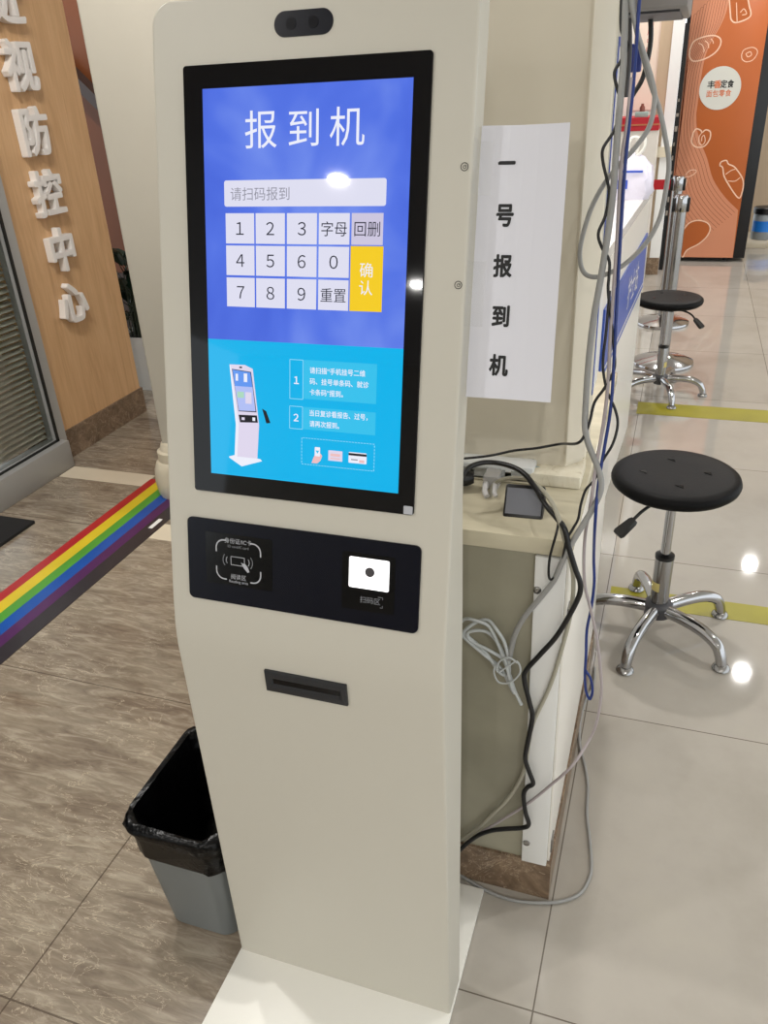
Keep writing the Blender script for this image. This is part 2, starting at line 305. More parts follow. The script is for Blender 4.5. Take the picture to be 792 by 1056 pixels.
brown_stone = mat('brown_marble', (112, 92, 74), .3)
nt, b = nodes(brown_stone)
g1 = noise(nt, pos(nt), 16, 9, .7, 1.2)
cc = ramp(nt, g1, [(.3, (84, 66, 50)), (.5, (120, 99, 79)), (.68, (150, 128, 104))])
vv = noise(nt, pos(nt), 11, 5, .6, 2.)
cc = mix(nt, mth(nt, 'MULTIPLY', mth(nt, 'LESS_THAN', mth(nt, 'ABSOLUTE', mth(nt, 'SUBTRACT', vv, .5)), .008), .5), cc, lin((190, 172, 148)))
nt.links.new(cc, b.inputs['Base Color'])

olive_stone = mat('grey_green_marble', (150, 146, 128), .25, noise=(5, .16))
cream = mat('cream_paint', (212, 204, 186), .55, noise=(1.7, .05))
cream_side = mat('worn_cream_stone', (222, 214, 192), .5)
nt, b = nodes(cream_side)
g1 = noise(nt, pos(nt, (14, 14, 2.2)), 3, 8, .7, .8)
nt.links.new(ramp(nt, g1, [(.32, (168, 152, 122)), (.42, (220, 212, 190)), (.7, (232, 226, 208))]), b.inputs['Base Color'])
cream_stone = mat('cream_moulding_stone', (212, 202, 180), .35, noise=(8, .1))
white = mat('white_paint', (232, 232, 230), .35)
white_warm = mat('warm_white_laminate', (236, 232, 224), .28)
ceiling_m = mat('ceiling_white', (228, 226, 220), .8)
bronze = mat('bronze_brown_panel', (112, 60, 26), .5, noise=(2, .25, (1, 1, .3)))
dark_beam = mat('dark_brown_beam', (52, 34, 28), .4)
tan_wall = mat('tan_panel', (186, 164, 138), .5, noise=(2, .08, (8, 8, .6)))
alu = mat('brushed_aluminium', (172, 172, 170), .4, metal=.25)
alu_dark = mat('black_gasket', (22, 24, 24), .5)
slat_m = mat('silver_blind_slat', (206, 202, 192), .26, metal=.55)
glass_m = mat('clear_pane', (240, 244, 240), .03, trans=1.); MATS['clear_pane'].node_tree.nodes['Principled BSDF'].inputs['IOR'].default_value = 1.08
black_p = mat('black_plastic', (16, 16, 18), .38)
black_seat = mat('black_polyurethane', (6, 6, 7), .5, spec=.14, bump=(220, .08))
black_bag = mat('black_bin_bag', (3, 3, 4), .3, spec=.2, bump=(24, .8))
black_rubber = mat('black_rubber', (20, 20, 21), .6)
cable_black = mat('black_cable_sheath', (14, 14, 17), .4)
cable_grey = mat('grey_cable_sheath', (150, 150, 148), .45)
cable_white = mat('white_cable_sheath', (188, 192, 192), .4)
cable_pink = mat('pinkish_grey_cable_sheath', (168, 158, 160), .45)
cable_beige = mat('beige_cable_sheath', (168, 164, 148), .45)
cable_blue = mat('blue_cable_sheath', (18, 46, 118), .4)
chrome = mat('chrome', (178, 178, 180), .1, metal=1.)
steel = mat('stainless_steel', (158, 157, 156), .22, metal=1.)
grey_bin = mat('grey_bin_plastic', (106, 110, 110), .36)
kiosk_white = mat('powder_coated_off_white', (195, 191, 179), .42)
kiosk_base = mat('powder_coated_white_plate', (232, 230, 222), .36)
bezel_m = mat('black_screen_glass', (4, 4, 8), .04, spec=.3)
navy = mat('navy_black_acrylic', (6, 9, 22), .25, spec=.22)
navy_deep = mat('black_smoked_window', (4, 5, 8), .12, spec=.25)
icon_grey = mat('grey_print', (176, 178, 184), .5)
icon_dim = mat('dim_grey_print', (132, 134, 140), .5)
scan_light = mat('lit_scanner_window', (255, 255, 255), .3, emit=(255, 252, 255), estr=1.15)
lens = mat('grey_lens', (70, 68, 72), .3)
def scr(name, rgb, k=1.): return mat(name, (6, 6, 8), .035, emit=rgb, estr=k, spec=.3)
scr_white = scr('screen_white', (236, 238, 250)); scr_key = scr('screen_key', (222, 222, 240)); scr_key2 = scr('screen_key_dim', (204, 198, 222))
scr_text = scr('screen_dark_text', (44, 46, 60)); scr_ph = scr('screen_grey_text', (146, 146, 160)); scr_yellow = scr('screen_yellow', (244, 204, 34))
scr_cyan = scr('screen_cyan', (0, 178, 234)); scr_cyan2 = scr('screen_cyan_card', (52, 192, 236)); scr_line = scr('screen_pale_line', (150, 222, 246))
scr_pale = scr('screen_pale', (222, 214, 236)); scr_lilac = scr('screen_lilac', (176, 190, 244)); scr_sky = scr('screen_sky_blue', (96, 150, 240)); scr_dark = scr('screen_black', (24, 24, 34)); scr_skin = scr('screen_skin', (236, 190, 190)); scr_green = scr('screen_green', (170, 216, 190))
scr_blue = scr('screen_blue', (92, 118, 232))
nt, b = nodes(scr_blue)
fac = noise(nt, pos(nt, (2.2, 2.2, 1.5), (0, .5, 0)), 3.2, 3, .5, .6)
nt.links.new(ramp(nt, fac, [(.3, (58, 90, 210)), (.52, (82, 114, 227)), (.74, (122, 150, 240))]), b.inputs['Emission Color'])
paper_m = mat('white_paper', (216, 216, 224), .6)
ink = mat('black_ink', (14, 14, 16), .6)
tape_m = mat('clear_tape', (240, 240, 236), .12, alpha=.12)
mark_m = mat('dark_grey_mark', (62, 60, 54), .5)
adapter_grey = mat('grey_gloss_label', (120, 122, 130), .25)
yellow_tape = mat('olive_yellow_floor_tape', (150, 142, 26), .45, noise=(6, .1))
cream_strip = mat('cream_stone_strip', (214, 202, 180), .25, noise=(4, .05))
mat_black = mat('black_floor_mat', (20, 20, 22), .8)
orange = mat('orange_vinyl', (182, 94, 38), .35, noise=(2, .06))
salmon = mat('salmon_vinyl', (212, 142, 108), .35)
salmon_line = mat('brown_orange_line', (140, 68, 40), .4)
pale_line = mat('pale_peach_line', (244, 204, 176), .4)
logo_white = mat('pale_grey_disc', (214, 214, 206), .4)
logo_orange = mat('orange_print', (214, 112, 60), .4)
frame_black = mat('black_machine_frame', (14, 16, 20), .3)
red = mat('red_print', (186, 34, 48), .5); red_belt = mat('red_belt', (196, 18, 34), .6); red_soft = mat('faded_red_print', (196, 96, 92), .5)
blue_sign = mat('blue_sign_board', (46, 84, 178), .35); blue_dark = mat('dark_blue_plastic', (26, 44, 120), .4)
lilac_print = mat('lilac_print', (196, 190, 228), .4)
grey_dev = mat('grey_device_plastic', (132, 128, 126), .5); grey_dark = mat('dark_grey_plastic', (66, 66, 70), .5)
leaf_m = mat('dark_green_leaf', (22, 42, 30), .35); pot_m = mat('white_glazed_pot', (206, 206, 202), .3); soil = mat('dark_soil', (24, 22, 18), .9)
clear_jar = mat('grey_translucent_jug', (150, 156, 160), .3); jug_blue = mat('blue_label', (34, 124, 220), .4)
yellow_label = mat('pale_yellow_sticker', (206, 190, 120), .5)
letter_white = mat('white_acrylic_letter', (240, 236, 232), .35)
lamp_m = mat('lit_lamp_diffuser', (255, 255, 255), .5, emit=(255, 246, 232), estr=14.)

# ------------------------------------------------------------------ the room shell
def slab(name, m, *a, bev=0): return struct(MB().box(*a, bev=bev).build(name, m))
slab('floor_left', floor_brown, -6, -.46, -9, 9, -.05, 0)
slab('floor_right', floor_pale, -.46, 5, -9, 9, -.05, 0)
slab('ceiling', ceiling_m, -6, 5, -9, 9, 2.8, 2.9)
slab('wall_back', tan_wall, .46, 5, 8.6, 8.7, 0, 2.8)
slab('wall_rear_light_block', cream, -6, 5, -9, -8.9, 0, 2.8)  # unseen wall added behind the camera to hold back world light
slab('wall_left', bronze, -5.2, -1.0, 4.8, 4.9, 0, 2.8)
slab('shade_strip_left', dark_beam, -5.2, -1.0, 4.78, 4.8, 0, .38)  # added dark strip standing in for shadow and foliage behind the plant
# oak clad wall carrying the letters, with its stone skirting
slab('wall_oak', wood, -2.74, -2.54, 2.69, 3.325, .13, 2.8)
slab('baseboard_oak', brown_stone, -2.74, -2.532, 2.69, 3.335, 0, .13)
# blinds window: aluminium frame, pane
w = struct(MB().box(-2.56, -2.5, 2.636, 2.69, 0, 2.8).box(-2.57, -2.46, -.6, 2.655, 0, .125, bev=.003)
   .box(-2.56, -2.5, -.6, -.52, 0, 2.8).box(-2.56, -2.5, -.52, 2.636, 2.3, 2.8).build('window_1', alu))
MB().box(-2.498, -2.494, 2.622, 2.638, .125, 2.3).box(-2.498, -2.494, -.52, 2.638, .122, .136).build('gasket', alu_dark, w)
MB().box(-2.535, -2.53, -.52, 2.636, .125, 2.3).build('pane', glass_m, w)
slab('wall_dark_backing', mat('dark_backing_grey', (74, 74, 76), .8), -3.3, -3.2, -2, 2.69, 0, 2.8)  # dark backing added behind the blinds; the room's dimness is in its colour
# cream column behind the kiosk to the left
def column(name, x0, x1, y0, y1, z0, z1, r, m): return struct(MB().prism(rrect(x0, x1, y0, y1, r), z0, z1).build(name, m))
column('wall_column', -1.862, -1.2, 2.5, 3.1, .2, 2.8, .012, mat('muted_cream_paint', (184, 178, 165), .55, noise=(2.2, .05)))  # cream set darker to offset the close added lamp
mb = MB(); rings = []
for z, e in ((0, .045), (.02, .052), (.07, .056), (.12, .052), (.15, .042), (.156, .034), (.195, .034), (.2, .024), (.225, .018), (.232, .010)):
    rings.append([(x, y, z) for x, y in rrect(-1.862 - e, -1.2 + e, 2.5 - e, 3.1 + e, .05 + e * .4, 6)])
struct(mb.loft(rings).build('trim_1', cream_stone))
# cream strip set in the brown floor
slab('trim_2', cream_strip, -2.455, -2.03, 2.54, 2.645, -.001, .0015)
slab('trim_3', cream_strip, -1.745, -1.2, 2.16, 2.27, -.001, .0015)
# right-hand pillar standing on the stone ledge
mb = MB().prism([(-.62, 1.30), (-.1435, 1.30), (-.118, 1.333), (-.118, 1.46), (-.62, 1.46)], .83, 2.8)
struct(mb.build('wall_pillar', cream))
struct(MB().prism([(-.1440, 1.297), (-.1415, 1.297), (-.1150, 1.3315), (-.1150, 1.345), (-.1178, 1.345), (-.1178, 1.3335)], .86, 2.79).build('trim_4', cream))
slab('trim_5', cream_side, -.1182, -.1155, 1.345, 1.372, .83, 2.79)
slab('baseboard_pillar', cream_side, -.62, -.112, 1.262, 1.345, .83, .853, bev=.003)
# far partition with stone skirting
slab('wall_far', white_warm, -1.6, -.285, 6.9, 7.0, .13, 2.8)
slab('trim_6', tan_wall, -.285, -.205, 6.88, 7.0, .13, 2.8)
slab('trim_7', white, -.205, -.130, 6.87, 7.0, .13, 2.8)
slab('baseboard_far', brown_stone, -1.6, -.130, 6.865, 7.0, 0, .13)
slab('trim_8', cream_stone, -1.6, -.128, 6.85, 7.0, .86, .93)

# ------------------------------------------------------------------ the kiosk
TILT = .2463; CT, ST = math.cos(TILT), math.sin(TILT)
KX = -.4338; SC0 = (KX, .92114, 1.23058)
def front_y(z): return SC0[1] + (z - SC0[2]) * math.tan(TILT)
KM = frame(SC0, (1, 0, 0), (0, ST, CT), (0, -CT, ST))      # x across, y up the screen, z out of the screen
kiosk = thing('check_in_kiosk', 'tall off-white floor-standing check-in kiosk with a tilted lit touch screen', 'kiosk', (KX, .86, 0))
fr = [(.805, .008), (.805, .30), (.805, .70), (.805, .735), (.8062, .752), (.8085, .772), (.8125, .79), (.8165, .812)]
bk = [(.874, .008), (.886, .30), (.904, .70), (.9055, .735), (.9062, .752), (.907, .772), (.908, .79), (.909, .812)]
for z in (.9, .98): fr.append((front_y(z), z)); bk.append((.909 + (z - .812) * .02, z))
for z in (1.02, 1.2, 1.4, 1.5): fr.append((front_y(z), z)); bk.append((front_y(z) + .047, z))
hw = [.206] * len(fr)
for k in range(0, 10):                                       # rounded top corners
    a = math.radians(9 * k); r = .026
    z = SC0[2] + (.336 - r + r * math.sin(a)) * CT
    fr.append((front_y(z), z)); bk.append((front_y(z) + .047, z)); hw.append(.2055 - r + r * math.cos(a))
rings = []
for i, ((fy, fz), (by, bz), h) in enumerate(zip(fr, bk, hw)):
    ring = []; rc = .0035
    for cx, sgn in ((-h, 1), (h, -1)):
        arc = []
        for k in range(3):
            a = math.radians(45 * k); arc.append((KX + cx + sgn * (rc - rc * math.cos(a)), fy + rc - rc * math.sin(a), fz))
        ring += arc if sgn == 1 else arc[::-1]
    for cx, sgn in ((h, -1), (-h, 1)):
        arc = []
        for k in range(3):
            a = math.radians(45 * k); arc.append((KX + cx + sgn * (.004 - .004 * math.cos(a)), by - .004 + .004 * math.sin(a), bz))
        ring += arc if sgn == -1 else arc[::-1]
    rings.append(ring)
body = MB().loft(rings).build('body', kiosk_white, kiosk, smooth=20)
MB().box(KX - .208, KX + .208, .58, 1.066, 0, .0085, bev=.002).build('base_plate', kiosk_base, kiosk)
cw = MB().prism(rrect(-.0385, .0355, .2885, .3155, .0134, 8), -.002, .0012, 0, KM).build('camera_window', navy, kiosk)
m_ = MB()
for x in (-.017, .011): m_.disc(.0065, .0012, .0016, 20, 0, KM @ Matrix.Translation((x, .302, 0)))
m_.build('camera_lens', mat('dark_lens', (11, 12, 19), .18, spec=.25), cw)
bz_ = MB()
o = rrect(-.161, .1556, -.2652, .2648, .004)
bz_.loft([[(x, y, -.002) for x, y in o], [(x, y, .0028) for x, y in o], [(x * .9965, y * .998, .0036) for x, y in o]], 0, KM)
bezel = bz_.build('screen_bezel', bezel_m, kiosk)
# picture shown on the screen
SM = [scr_blue, scr_white, scr_key, scr_key2, scr_text, scr_ph, scr_yellow, scr_cyan, scr_cyan2, scr_line, scr_pale, scr_lilac, scr_sky, scr_dark, scr_skin, scr_green]
d = MB(); z0 = .0036
def q(x0, x1, y0, y1, mi, z, r=0.):
    p = rrect(x0, x1, y0, y1, r) if r else [(x0, y0), (x1, y0), (x1, y1), (x0, y1)]
    d.add([(x, y, z0 + z) for x, y in p], [tuple(range(len(p)))], mi, KM)
q(-.134, .1345, -.059, .238, 0, .0002); q(-.134, .1345, -.2385, -.059, 7, .0002)
for ch, x in (('报', -.0553), ('到', .001), ('机', .0561)): d.text(ch, x, .1905, .0455, 1, KM, z=z0 + .0004)
q(-.1063, .1066, .1033, .1338, 2, .0004, .003)
d.text('请扫码报到', -.0975, .1180, .0165, 5, KM, z=z0 + .0006, align='l')
cx = [-.0851, -.0432, -.0006, .0418, .0841]; cy = [.0777, .0395, .0009]
rows = [['１', '２', '３', '字母', '回删'], ['４', '５', '６', '０'], ['７', '８', '９', '重置']]
for ri, row in enumerate(rows):
    for ci, t in enumerate(row):
        q(cx[ci] - .0199, cx[ci] + .0199, cy[ri] - .0179, cy[ri] + .0179, 3 if t == '回删' else 2, .0004)
        d.text(t, cx[ci], cy[ri], .0205 if len(t) == 1 else .0182, 4, KM, z=z0 + .0006, sx=1 if len(t) == 1 else .97)
q(cx[4] - .0205, cx[4] + .021, -.017, .0584, 6, .0004)
d.text('确', cx[4], .0312, .0185, 1, KM, z=z0 + .0006); d.text('认', cx[4], .0106, .0185, 1, KM, z=z0 + .0006)
# instruction cards
q(.0030, .1015, -.1280, -.0790, 8, .0003); q(.0026, .1015, -.1672, -.1384, 8, .0003)
def outline(x0, x1, y0, y1, w, mi, z, dash=0):
    for (ax, ay, bx, by) in ((x0, y0, x1, y0), (x1, y0, x1, y1), (x1, y1, x0, y1), (x0, y1, x0, y0)):
        L = math.hypot(bx - ax, by - ay); n = int(L / dash) if dash else 1
        for k in range(n):
            t0 = k / n; t1 = (k + (.6 if dash else 1)) / n
            d.ribbon([(ax + (bx - ax) * t0, ay + (by - ay) * t0), (ax + (bx - ax) * t1, ay + (by - ay) * t1)], w, z0 + z, mi, KM)
outline(-.0162, .0022, -.1290, -.0795, .0008, 9, .0004); outline(-.0164, .0018, -.1675, -.1386, .0008, 9, .0004)
d.text('１', -.0070, -.1052, .0125, 1, KM, z=z0 + .0004, bold=.02); d.text('２', -.0073, -.1530, .0125, 1, KM, z=z0 + .0004, bold=.02)
for i, t in enumerate(('请扫描“手机挂号二维', '码、挂号单条码、就诊', '卡条码”报到。')):
    d.text(t, .0115, -.0915 - .0137 * i, .0086, 1, KM, z=z0 + .0005, align='l', bold=.012, sx=.93)
for i, t in enumerate(('当日复诊看报告、过号，', '请再次报到。')):
    d.text(t, .0117, -.1455 - .0137 * i, .0086, 1, KM, z=z0 + .0005, align='l', bold=.012, sx=.9)
outline(.0010, .1012, -.2130, -.1785, .0009, 9, .0004, .004)
# little pictures: hand with phone, ticket, card
def pg(pts, mi, z): d.add([(x, y, z0 + z) for x, y in pts], [tuple(range(len(pts)))], mi, KM)
pg([(.0150, -.2105), (.0228, -.2105), (.0275, -.2065), (.0300, -.2000), (.0270, -.1965), (.0200, -.1985), (.0175, -.2040)], 14, .0004)
q(.0195, .0270, -.2010, -.1890, 1, .0005, .001); pg([(.0208, -.1935), (.0258, -.1935), (.0233, -.1975)], 8, .0006)
q(.0385, .0580, -.2050, -.1915, 10, .0004); q(.0415, .0550, -.1990, -.1955, 14, .0005); q(.0415, .0550, -.2025, -.2010, 14, .0005)
q(.0665, .0910, -.2052, -.1912, 1, .0004, .0012); q(.0665, .0910, -.1955, -.1925, 13, .0005); q(.0700, .0790, -.2015, -.2000, 5, .0005); q(.0810, .0880, -.2040, -.2005, 14, .0005)
# little drawing of a kiosk
pg([(-.1030, -.0905), (-.0805, -.0900), (-.0690, -.0945), (-.0605, -.1675), (-.0635, -.2120), (-.0965, -.2120), (-.0930, -.1690)], 10, .0004)
pg([(-.1030, -.0905), (-.1010, -.0930), (-.0905, -.1690), (-.0935, -.2120), (-.0975, -.2120), (-.0950, -.1690)], 1, .0005)
pg([(-.1060, -.2130), (-.0950, -.2095), (-.0590, -.2125), (-.0565, -.2150), (-.0870, -.2250), (-.1060, -.2145)], 1, .0003)
pg([(-.0995, -.0960), (-.0715, -.0985), (-.0640, -.1505), (-.0905, -.1510)], 13, .0006)
pg([(-.0985, -.0970), (-.0725, -.0993), (-.0693, -.1180), (-.0955, -.1180)], 12, .0007); pg([(-.0955, -.1180), (-.0693, -.1180), (-.0652, -.1492), (-.0900, -.1500)], 11, .0007)
q(-.0940, -.0905, -.1110, -.1020, 1, .0008); q(-.0820, -.0770, -.1120, -.1010, 1, .0008); q(-.0920, -.0820, -.1330, -.1250, 15, .0008); q(-.0800, -.0710, -.1400, -.1250, 10, .0008)
pg([(-.0905, -.1555), (-.0635, -.1545), (-.0622, -.1640), (-.0885, -.1655)], 13, .0006)
q(-.0860, -.0815, -.1620, -.1585, 10, .0008); q(-.0700, -.0660, -.1620, -.1575, 1, .0008); q(-.0885, -.0845, -.0945, -.0925, 13, .0006)
pg([(-.0560, -.1450), (-.0500, -.1480), (-.0440, -.1630), (-.0500, -.1640)], 13, .0004)
disp = d.build('display', SM, bezel, smooth=0)
q_ = MB().prism(rrect(.1425, .1545, -.2640, -.2535, .001), .0036, .0040, 0, KM).build('sticker', icon_grey, bezel)
# reader panel: card reader on the left, code scanner on the right
pan = MB(); o = rrect(-.1750, .1680, -.4250, -.3045, .008)
pan.loft([[(x, y, -.002) for x, y in o], [(x, y, .0022) for x, y in o], [(x * .998, y * .9995, .003) for x, y in o]], 0, KM)
panel = pan.build('reader_panel', navy, kiosk)
c = MB(); c.prism(rrect(-.146, -.0425, -.3975, -.3225, .002), .003, .0034, 0, KM)
zc = .0037; bx0, bx1, by0, by1, br = -.1290, -.0600, -.3890, -.3320, .012
for (sx, sy) in ((-1, 1), (1, 1), (-1, -1), (1, -1)):
    ccx = bx0 + br if sx < 0 else bx1 - br; ccy = by1 - br if sy > 0 else by0 + br
    pts = [(ccx + sx * br, ccy - sy * .006)] + [(ccx + sx * br * math.cos(math.radians(a)), ccy + sy * br * math.sin(math.radians(a))) for a in range(0, 91, 15)] + [(ccx - sx * .004, ccy + sy * br)]
    c.ribbon(pts, .0020, zc, 1, KM)
c.text('身份证/IC卡', -.0945, -.3318, .0082, 1, KM, z=zc); c.text('ID card/IC card', -.0945, -.3398, .0052, 2, KM, z=zc)
c.text('阅读区', -.0945, -.3838, .0082, 1, KM, z=zc); c.text('Reading area', -.0945, -.3915, .0058, 1, KM, z=zc)
for (ax, ay, bx, by) in ((-.1060, -.3665, -.0850, -.3665), (-.0850, -.3665, -.0850, -.3545), (-.0850, -.3545, -.1060, -.3545), (-.1060, -.3545, -.1060, -.3665)):
    c.ribbon([(ax, ay), (bx, by)], .0009, zc, 1, KM)
for s_, x in ((-1, -.1060), (1, -.0850)):
    for rr_ in (.0075, .0125):
        c.ribbon([(x + s_ * rr_ * math.cos(math.radians(a)), -.3605 + rr_ * math.sin(math.radians(a))) for a in range(-40, 41, 10)], .0009, zc, 2 if rr_ > .01 else 1, KM)
c.add([(x, y, zc + .0003) for x, y in ((-.0905, -.3610), (-.0880, -.3625), (-.0840, -.3625), (-.0800, -.3665), (-.0770, -.3735), (-.0800, -.3750), (-.0850, -.3700), (-.0880, -.3660))], [tuple(range(8))], 1, KM)
c.build('card_reader', [navy_deep, icon_grey, icon_dim], panel, smooth=0)
s = MB(); s.prism(rrect(.0605, .1345, -.4040, -.3240, .002), .003, .0034, 0, KM)
s.prism(rrect(.0705, .1265, -.3725, -.3300, .0025), .0034, .0040, 1, KM)
s.disc(.0066, .0040, .0048, 24, 2, KM @ Matrix.Translation((.0998, -.3485, 0)))
s.text('扫码区', .1010, -.3880, .0098, 3, KM, z=.0037)
s.ribbon([(.1120, -.3815), (.1185, -.3815), (.1185, -.3845)], .0008, .0037, 3, KM); s.ribbon([(.1185, -.3930), (.1185, -.3960), (.1150, -.3960)], .0008, .0037, 3, KM)
s.build('code_scanner', [navy_deep, scan_light, lens, icon_dim], panel, smooth=0)
# card slot on the lower front
FM = frame((-.4325, .805, .7015), (1, 0, 0), (0, 0, 1), (0, -1, 0))
sl = MB(); o = [(-.0635, -.0185), (.0635, -.0185), (.0635, .0185), (-.0635, .0185)]
sl.loft([[(x, y, -.001) for x, y in o], [(x, y, .004) for x, y in o], [(x * .97, y * .9, .005) for x, y in o], [(x * .86, y * .42, .005) for x, y in o], [(x * .80, y * .16, .0012) for x, y in o]], 0, FM)
slot = sl.build('card_slot', mat('charcoal_plastic', (34, 36, 40), .42), kiosk)
MB().box(-.0515, .0515, -.0048, .0048, .0010, .0024, 0, 0, FM).build('slot_opening', navy_deep, slot)
for yy, t in ((.1447, 0), (.0168, 1)):
    m_ = MB(); cxx = .1972
    m_.ribbon([(cxx + .0042 * math.cos(a / 12 * PI), yy + .0042 * math.sin(a / 12 * PI)) for a in range(25)], .0010, .0004, 0, KM)
    m_.ribbon([(cxx + (.0010 + .0014 * (a / 20)) * math.cos(a / 8 * PI), yy + (.0010 + .0014 * (a / 20)) * math.sin(a / 8 * PI)) for a in range(20)], .0007, .0004, 0, KM)
    m_.build('ring_mark', mark_m, kiosk, smooth=0)

# paper notice taped to the kiosk's right side
pm = MB(); nx, ny = 6, 12; px0, px1, py0, py1 = .2075, .3065, -.1150, .1925
def pz(u, v): return -.030 - .004 * math.sin(u * PI) * (.4 + .6 * v) + .006 * max(0, v - .8) * u
for side, dz in ((0, 0), (1, -.0005)):
    vs = []; fs = []
    for j in range(ny + 1):
        for i in range(nx + 1):
            u, v = i / nx, j / ny
            x = px0 + (px1 - px0) * u + -.0008 * (1 - v) * (1 - u) + .004 * (1 - v) * u
            vs.append((x, py0 + (py1 - py0) * v, pz(u, v) + dz))
    for j in range(ny):
        for i in range(nx): k = j * (nx + 1) + i; fs.append((k, k + 1, k + nx + 2, k + nx + 1))
    pm.add(vs, fs, 0, KM)
for ch, x, y in (('一', .2372, .1530), ('号', .2398, .0963), ('报', .2414, .0405), ('到', .2431, -.0169), ('机', .2447, -.0745)):
    pm.text(ch, x, y, .0265, 1, KM, bold=.038, z=pz((x - px0) / .099, (y - py0) / .3075) + .0006, sx=.86)
notice = tag(pm.build('paper_notice', [paper_m, ink], smooth=0), 'white paper strip with five bold black characters taped to the kiosk side', 'notice')
for y0_, y1_ in ((.118, .176), (-.03, .045)):
    tp = MB().loft([[(x, y0_, z), (x, y1_, z)] for x, z in ((.2060, -.002), (.2066, -.010), (.2064, -.0275), (.2085, -.0293), (.222, -.0300))], 0, KM, False, False, False)
    tp.build('clear_tape', tape_m, notice, smooth=0)

# ------------------------------------------------------------------ waste bin with its bag
bin_ = thing('waste_bin', 'small grey plastic waste bin lined with a black bag, left of the kiosk', 'bin', (-.745, .94, 0))
def br_(x0, x1, y0, y1, r, z): return [(x, y, z) for x, y in rrect(x0, x1, y0, y1, r, 6)]
BB = (-.814, -.662, .822, 1.01); BT = (-.854, -.660, .816, 1.085)
def bring(t, e, r, z):
    a = [BB[i] + (BT[i] - BB[i]) * t for i in range(4)]; return br_(a[0] - e, a[1] + e, a[2] - e, a[3] + e, r, z)
H_ = .268
MB().loft([bring(0, -.006, .03, .002), bring(.01, 0, .032, .006), bring(1, 0, .034, H_), bring(1, -.004, .03, H_), bring(.05, -.004, .03, .012)], cap1=True).build('bin_body', grey_bin, bin_)
g = MB(); rings = []
rn = random.Random(3)
def wob(ring, amp, sd):
    r = random.Random(sd); n = len(ring); ph = [r.uniform(0, 6.28) for _ in range(4)]
    cx_ = sum(p[0] for p in ring) / n; cy_ = sum(p[1] for p in ring) / n; out = []
    for i, p in enumerate(ring):
        k = sum(math.sin(f * 2 * PI * i / n + ph[j]) for j, f in enumerate((3, 5, 8, 11))) * amp / 2
        dx, dy = p[0] - cx_, p[1] - cy_; L = math.hypot(dx, dy); kz = sum(math.cos(f * 2 * PI * i / n + ph[j]) for j, f in enumerate((2, 5, 7, 12))) * amp / 2
        out.append((p[0] + dx / L * k, p[1] + dy / L * k, p[2] + kz))
    return out
for t, e, r, z, amp in ((.70, .004, .04, .190, .003), (.72, .006, .04, .194, .002), (.88, .0055, .04, .236, .0015), (.93, .009, .042, .246, .003), (.97, .012, .044, .256, .002), (1, .013, .046, .268, .0025), (1, .008, .044, .277, .002), (1, -.002, .04, .277, .002), (1, -.007, .036, .266, .002), (.95, -.010, .036, .245, .003), (.7, -.012, .036, .19, .004), (.4, -.014, .034, .11, .005), (.2, -.025, .03, .07, .004), (.2, -.05, .02, .062, .003)):
    rings.append(wob(bring(t, e, r, z), amp, int(z * 1e4) + int(e * 1e4)))
g.loft(rings, cap0=False, cap1=True).build('bin_bag', black_bag, bin_, smooth=60)

# ------------------------------------------------------------------ reception desk end in marble, and the white counter behind
end = thing('desk_end_unit', 'grey-green marble desk end with white edge board and stone ledge, right behind the kiosk', 'desk', (-.36, 1.3, 0))
MB().box(-.62, -.108, 1.092, 1.9, .10, .80).build('marble_front', olive_stone, end)
MB().box(-.62, -.099, 1.086, 1.9, 0, .10).build('plinth', brown_stone, end)
MB().box(-.62, -.101, 1.084, 1.9, .80, .8295, bev=.003).build('ledge', mat('cream_marble_ledge', (198, 190, 166), .25, noise=(5, .1, (1, 6, 6))), end)
eb = MB().box(-.156, -.108, 1.083, 1.0915, .098, .797, bev=.0015).build('edge_board', white, end)
for z in (.735, .152):
    Ms = frame((-.1505 if z > .5 else -.1475, 1.083, z), (1, 0, 0), (0, 0, 1), (0, -1, 0))
    MB().lathe([(.0068, 0), (.0065, .002), (.004, .0034), (.001, .0036)], 16, 0, Ms).build('screw', steel, eb)
MB().box(-.109, -.1035, 1.094, 1.9, .102, .798, bev=.001).build('side_panel', white_warm, end)
for z in (.66, .12): MB().box(-.1035, -.1005, 1.10, 1.125, z, z + .035).build('bracket', steel, end)
cnt = thing('reception_counter', 'long white reception counter with a blue panel, beyond the pillar', 'counter', (-.5, 2.8, 0))
def facex(y): return -.198 + (y - 1.9) * .0405
def cface(y0, y1, x0, dx, z0, z1): return [(x0, y0), (facex(y0) + dx, y0), (facex(y1) + dx, y1), (x0, y1)]
def cprism(y0, y1, x0, dx, z0, z1, name, m): return MB().prism(cface(y0, y1, x0, dx, z0, z1), z0, z1).build(name, m, cnt)
cprism(1.902, 3.63, -1.0, 0, 0, 1.0, 'front_panel', white_warm)
cprism(1.902, 3.64, -1.0, .004, 1.0, 1.03, 'counter_top', mat('white_marbled_top', (232, 230, 226), .2, noise=(7, .08)))
f3 = MB().prism([(facex(2.35) + .0002, 2.35), (facex(2.35) + .006, 2.35), (facex(3.61) + .006, 3.61), (facex(3.61) + .0002, 3.61)], .64, .86)
bs = f3.build('blue_panel', blue_sign, cnt)
CM = frame((facex(2.8) + .0065, 2.8, .755), (.0405, 1, 0), (0, 0, 1), (1, -.0405, 0))
MB().text('护士站', .35, 0, .12, 0, CM).add([(-.44, -.098, .0002), (.79, -.098, .0002), (.79, -.09, .0002), (-.44, -.09, .0002)], [(0, 1, 2, 3)], 0, CM).build('panel_lettering', letter_white, bs, smooth=0)

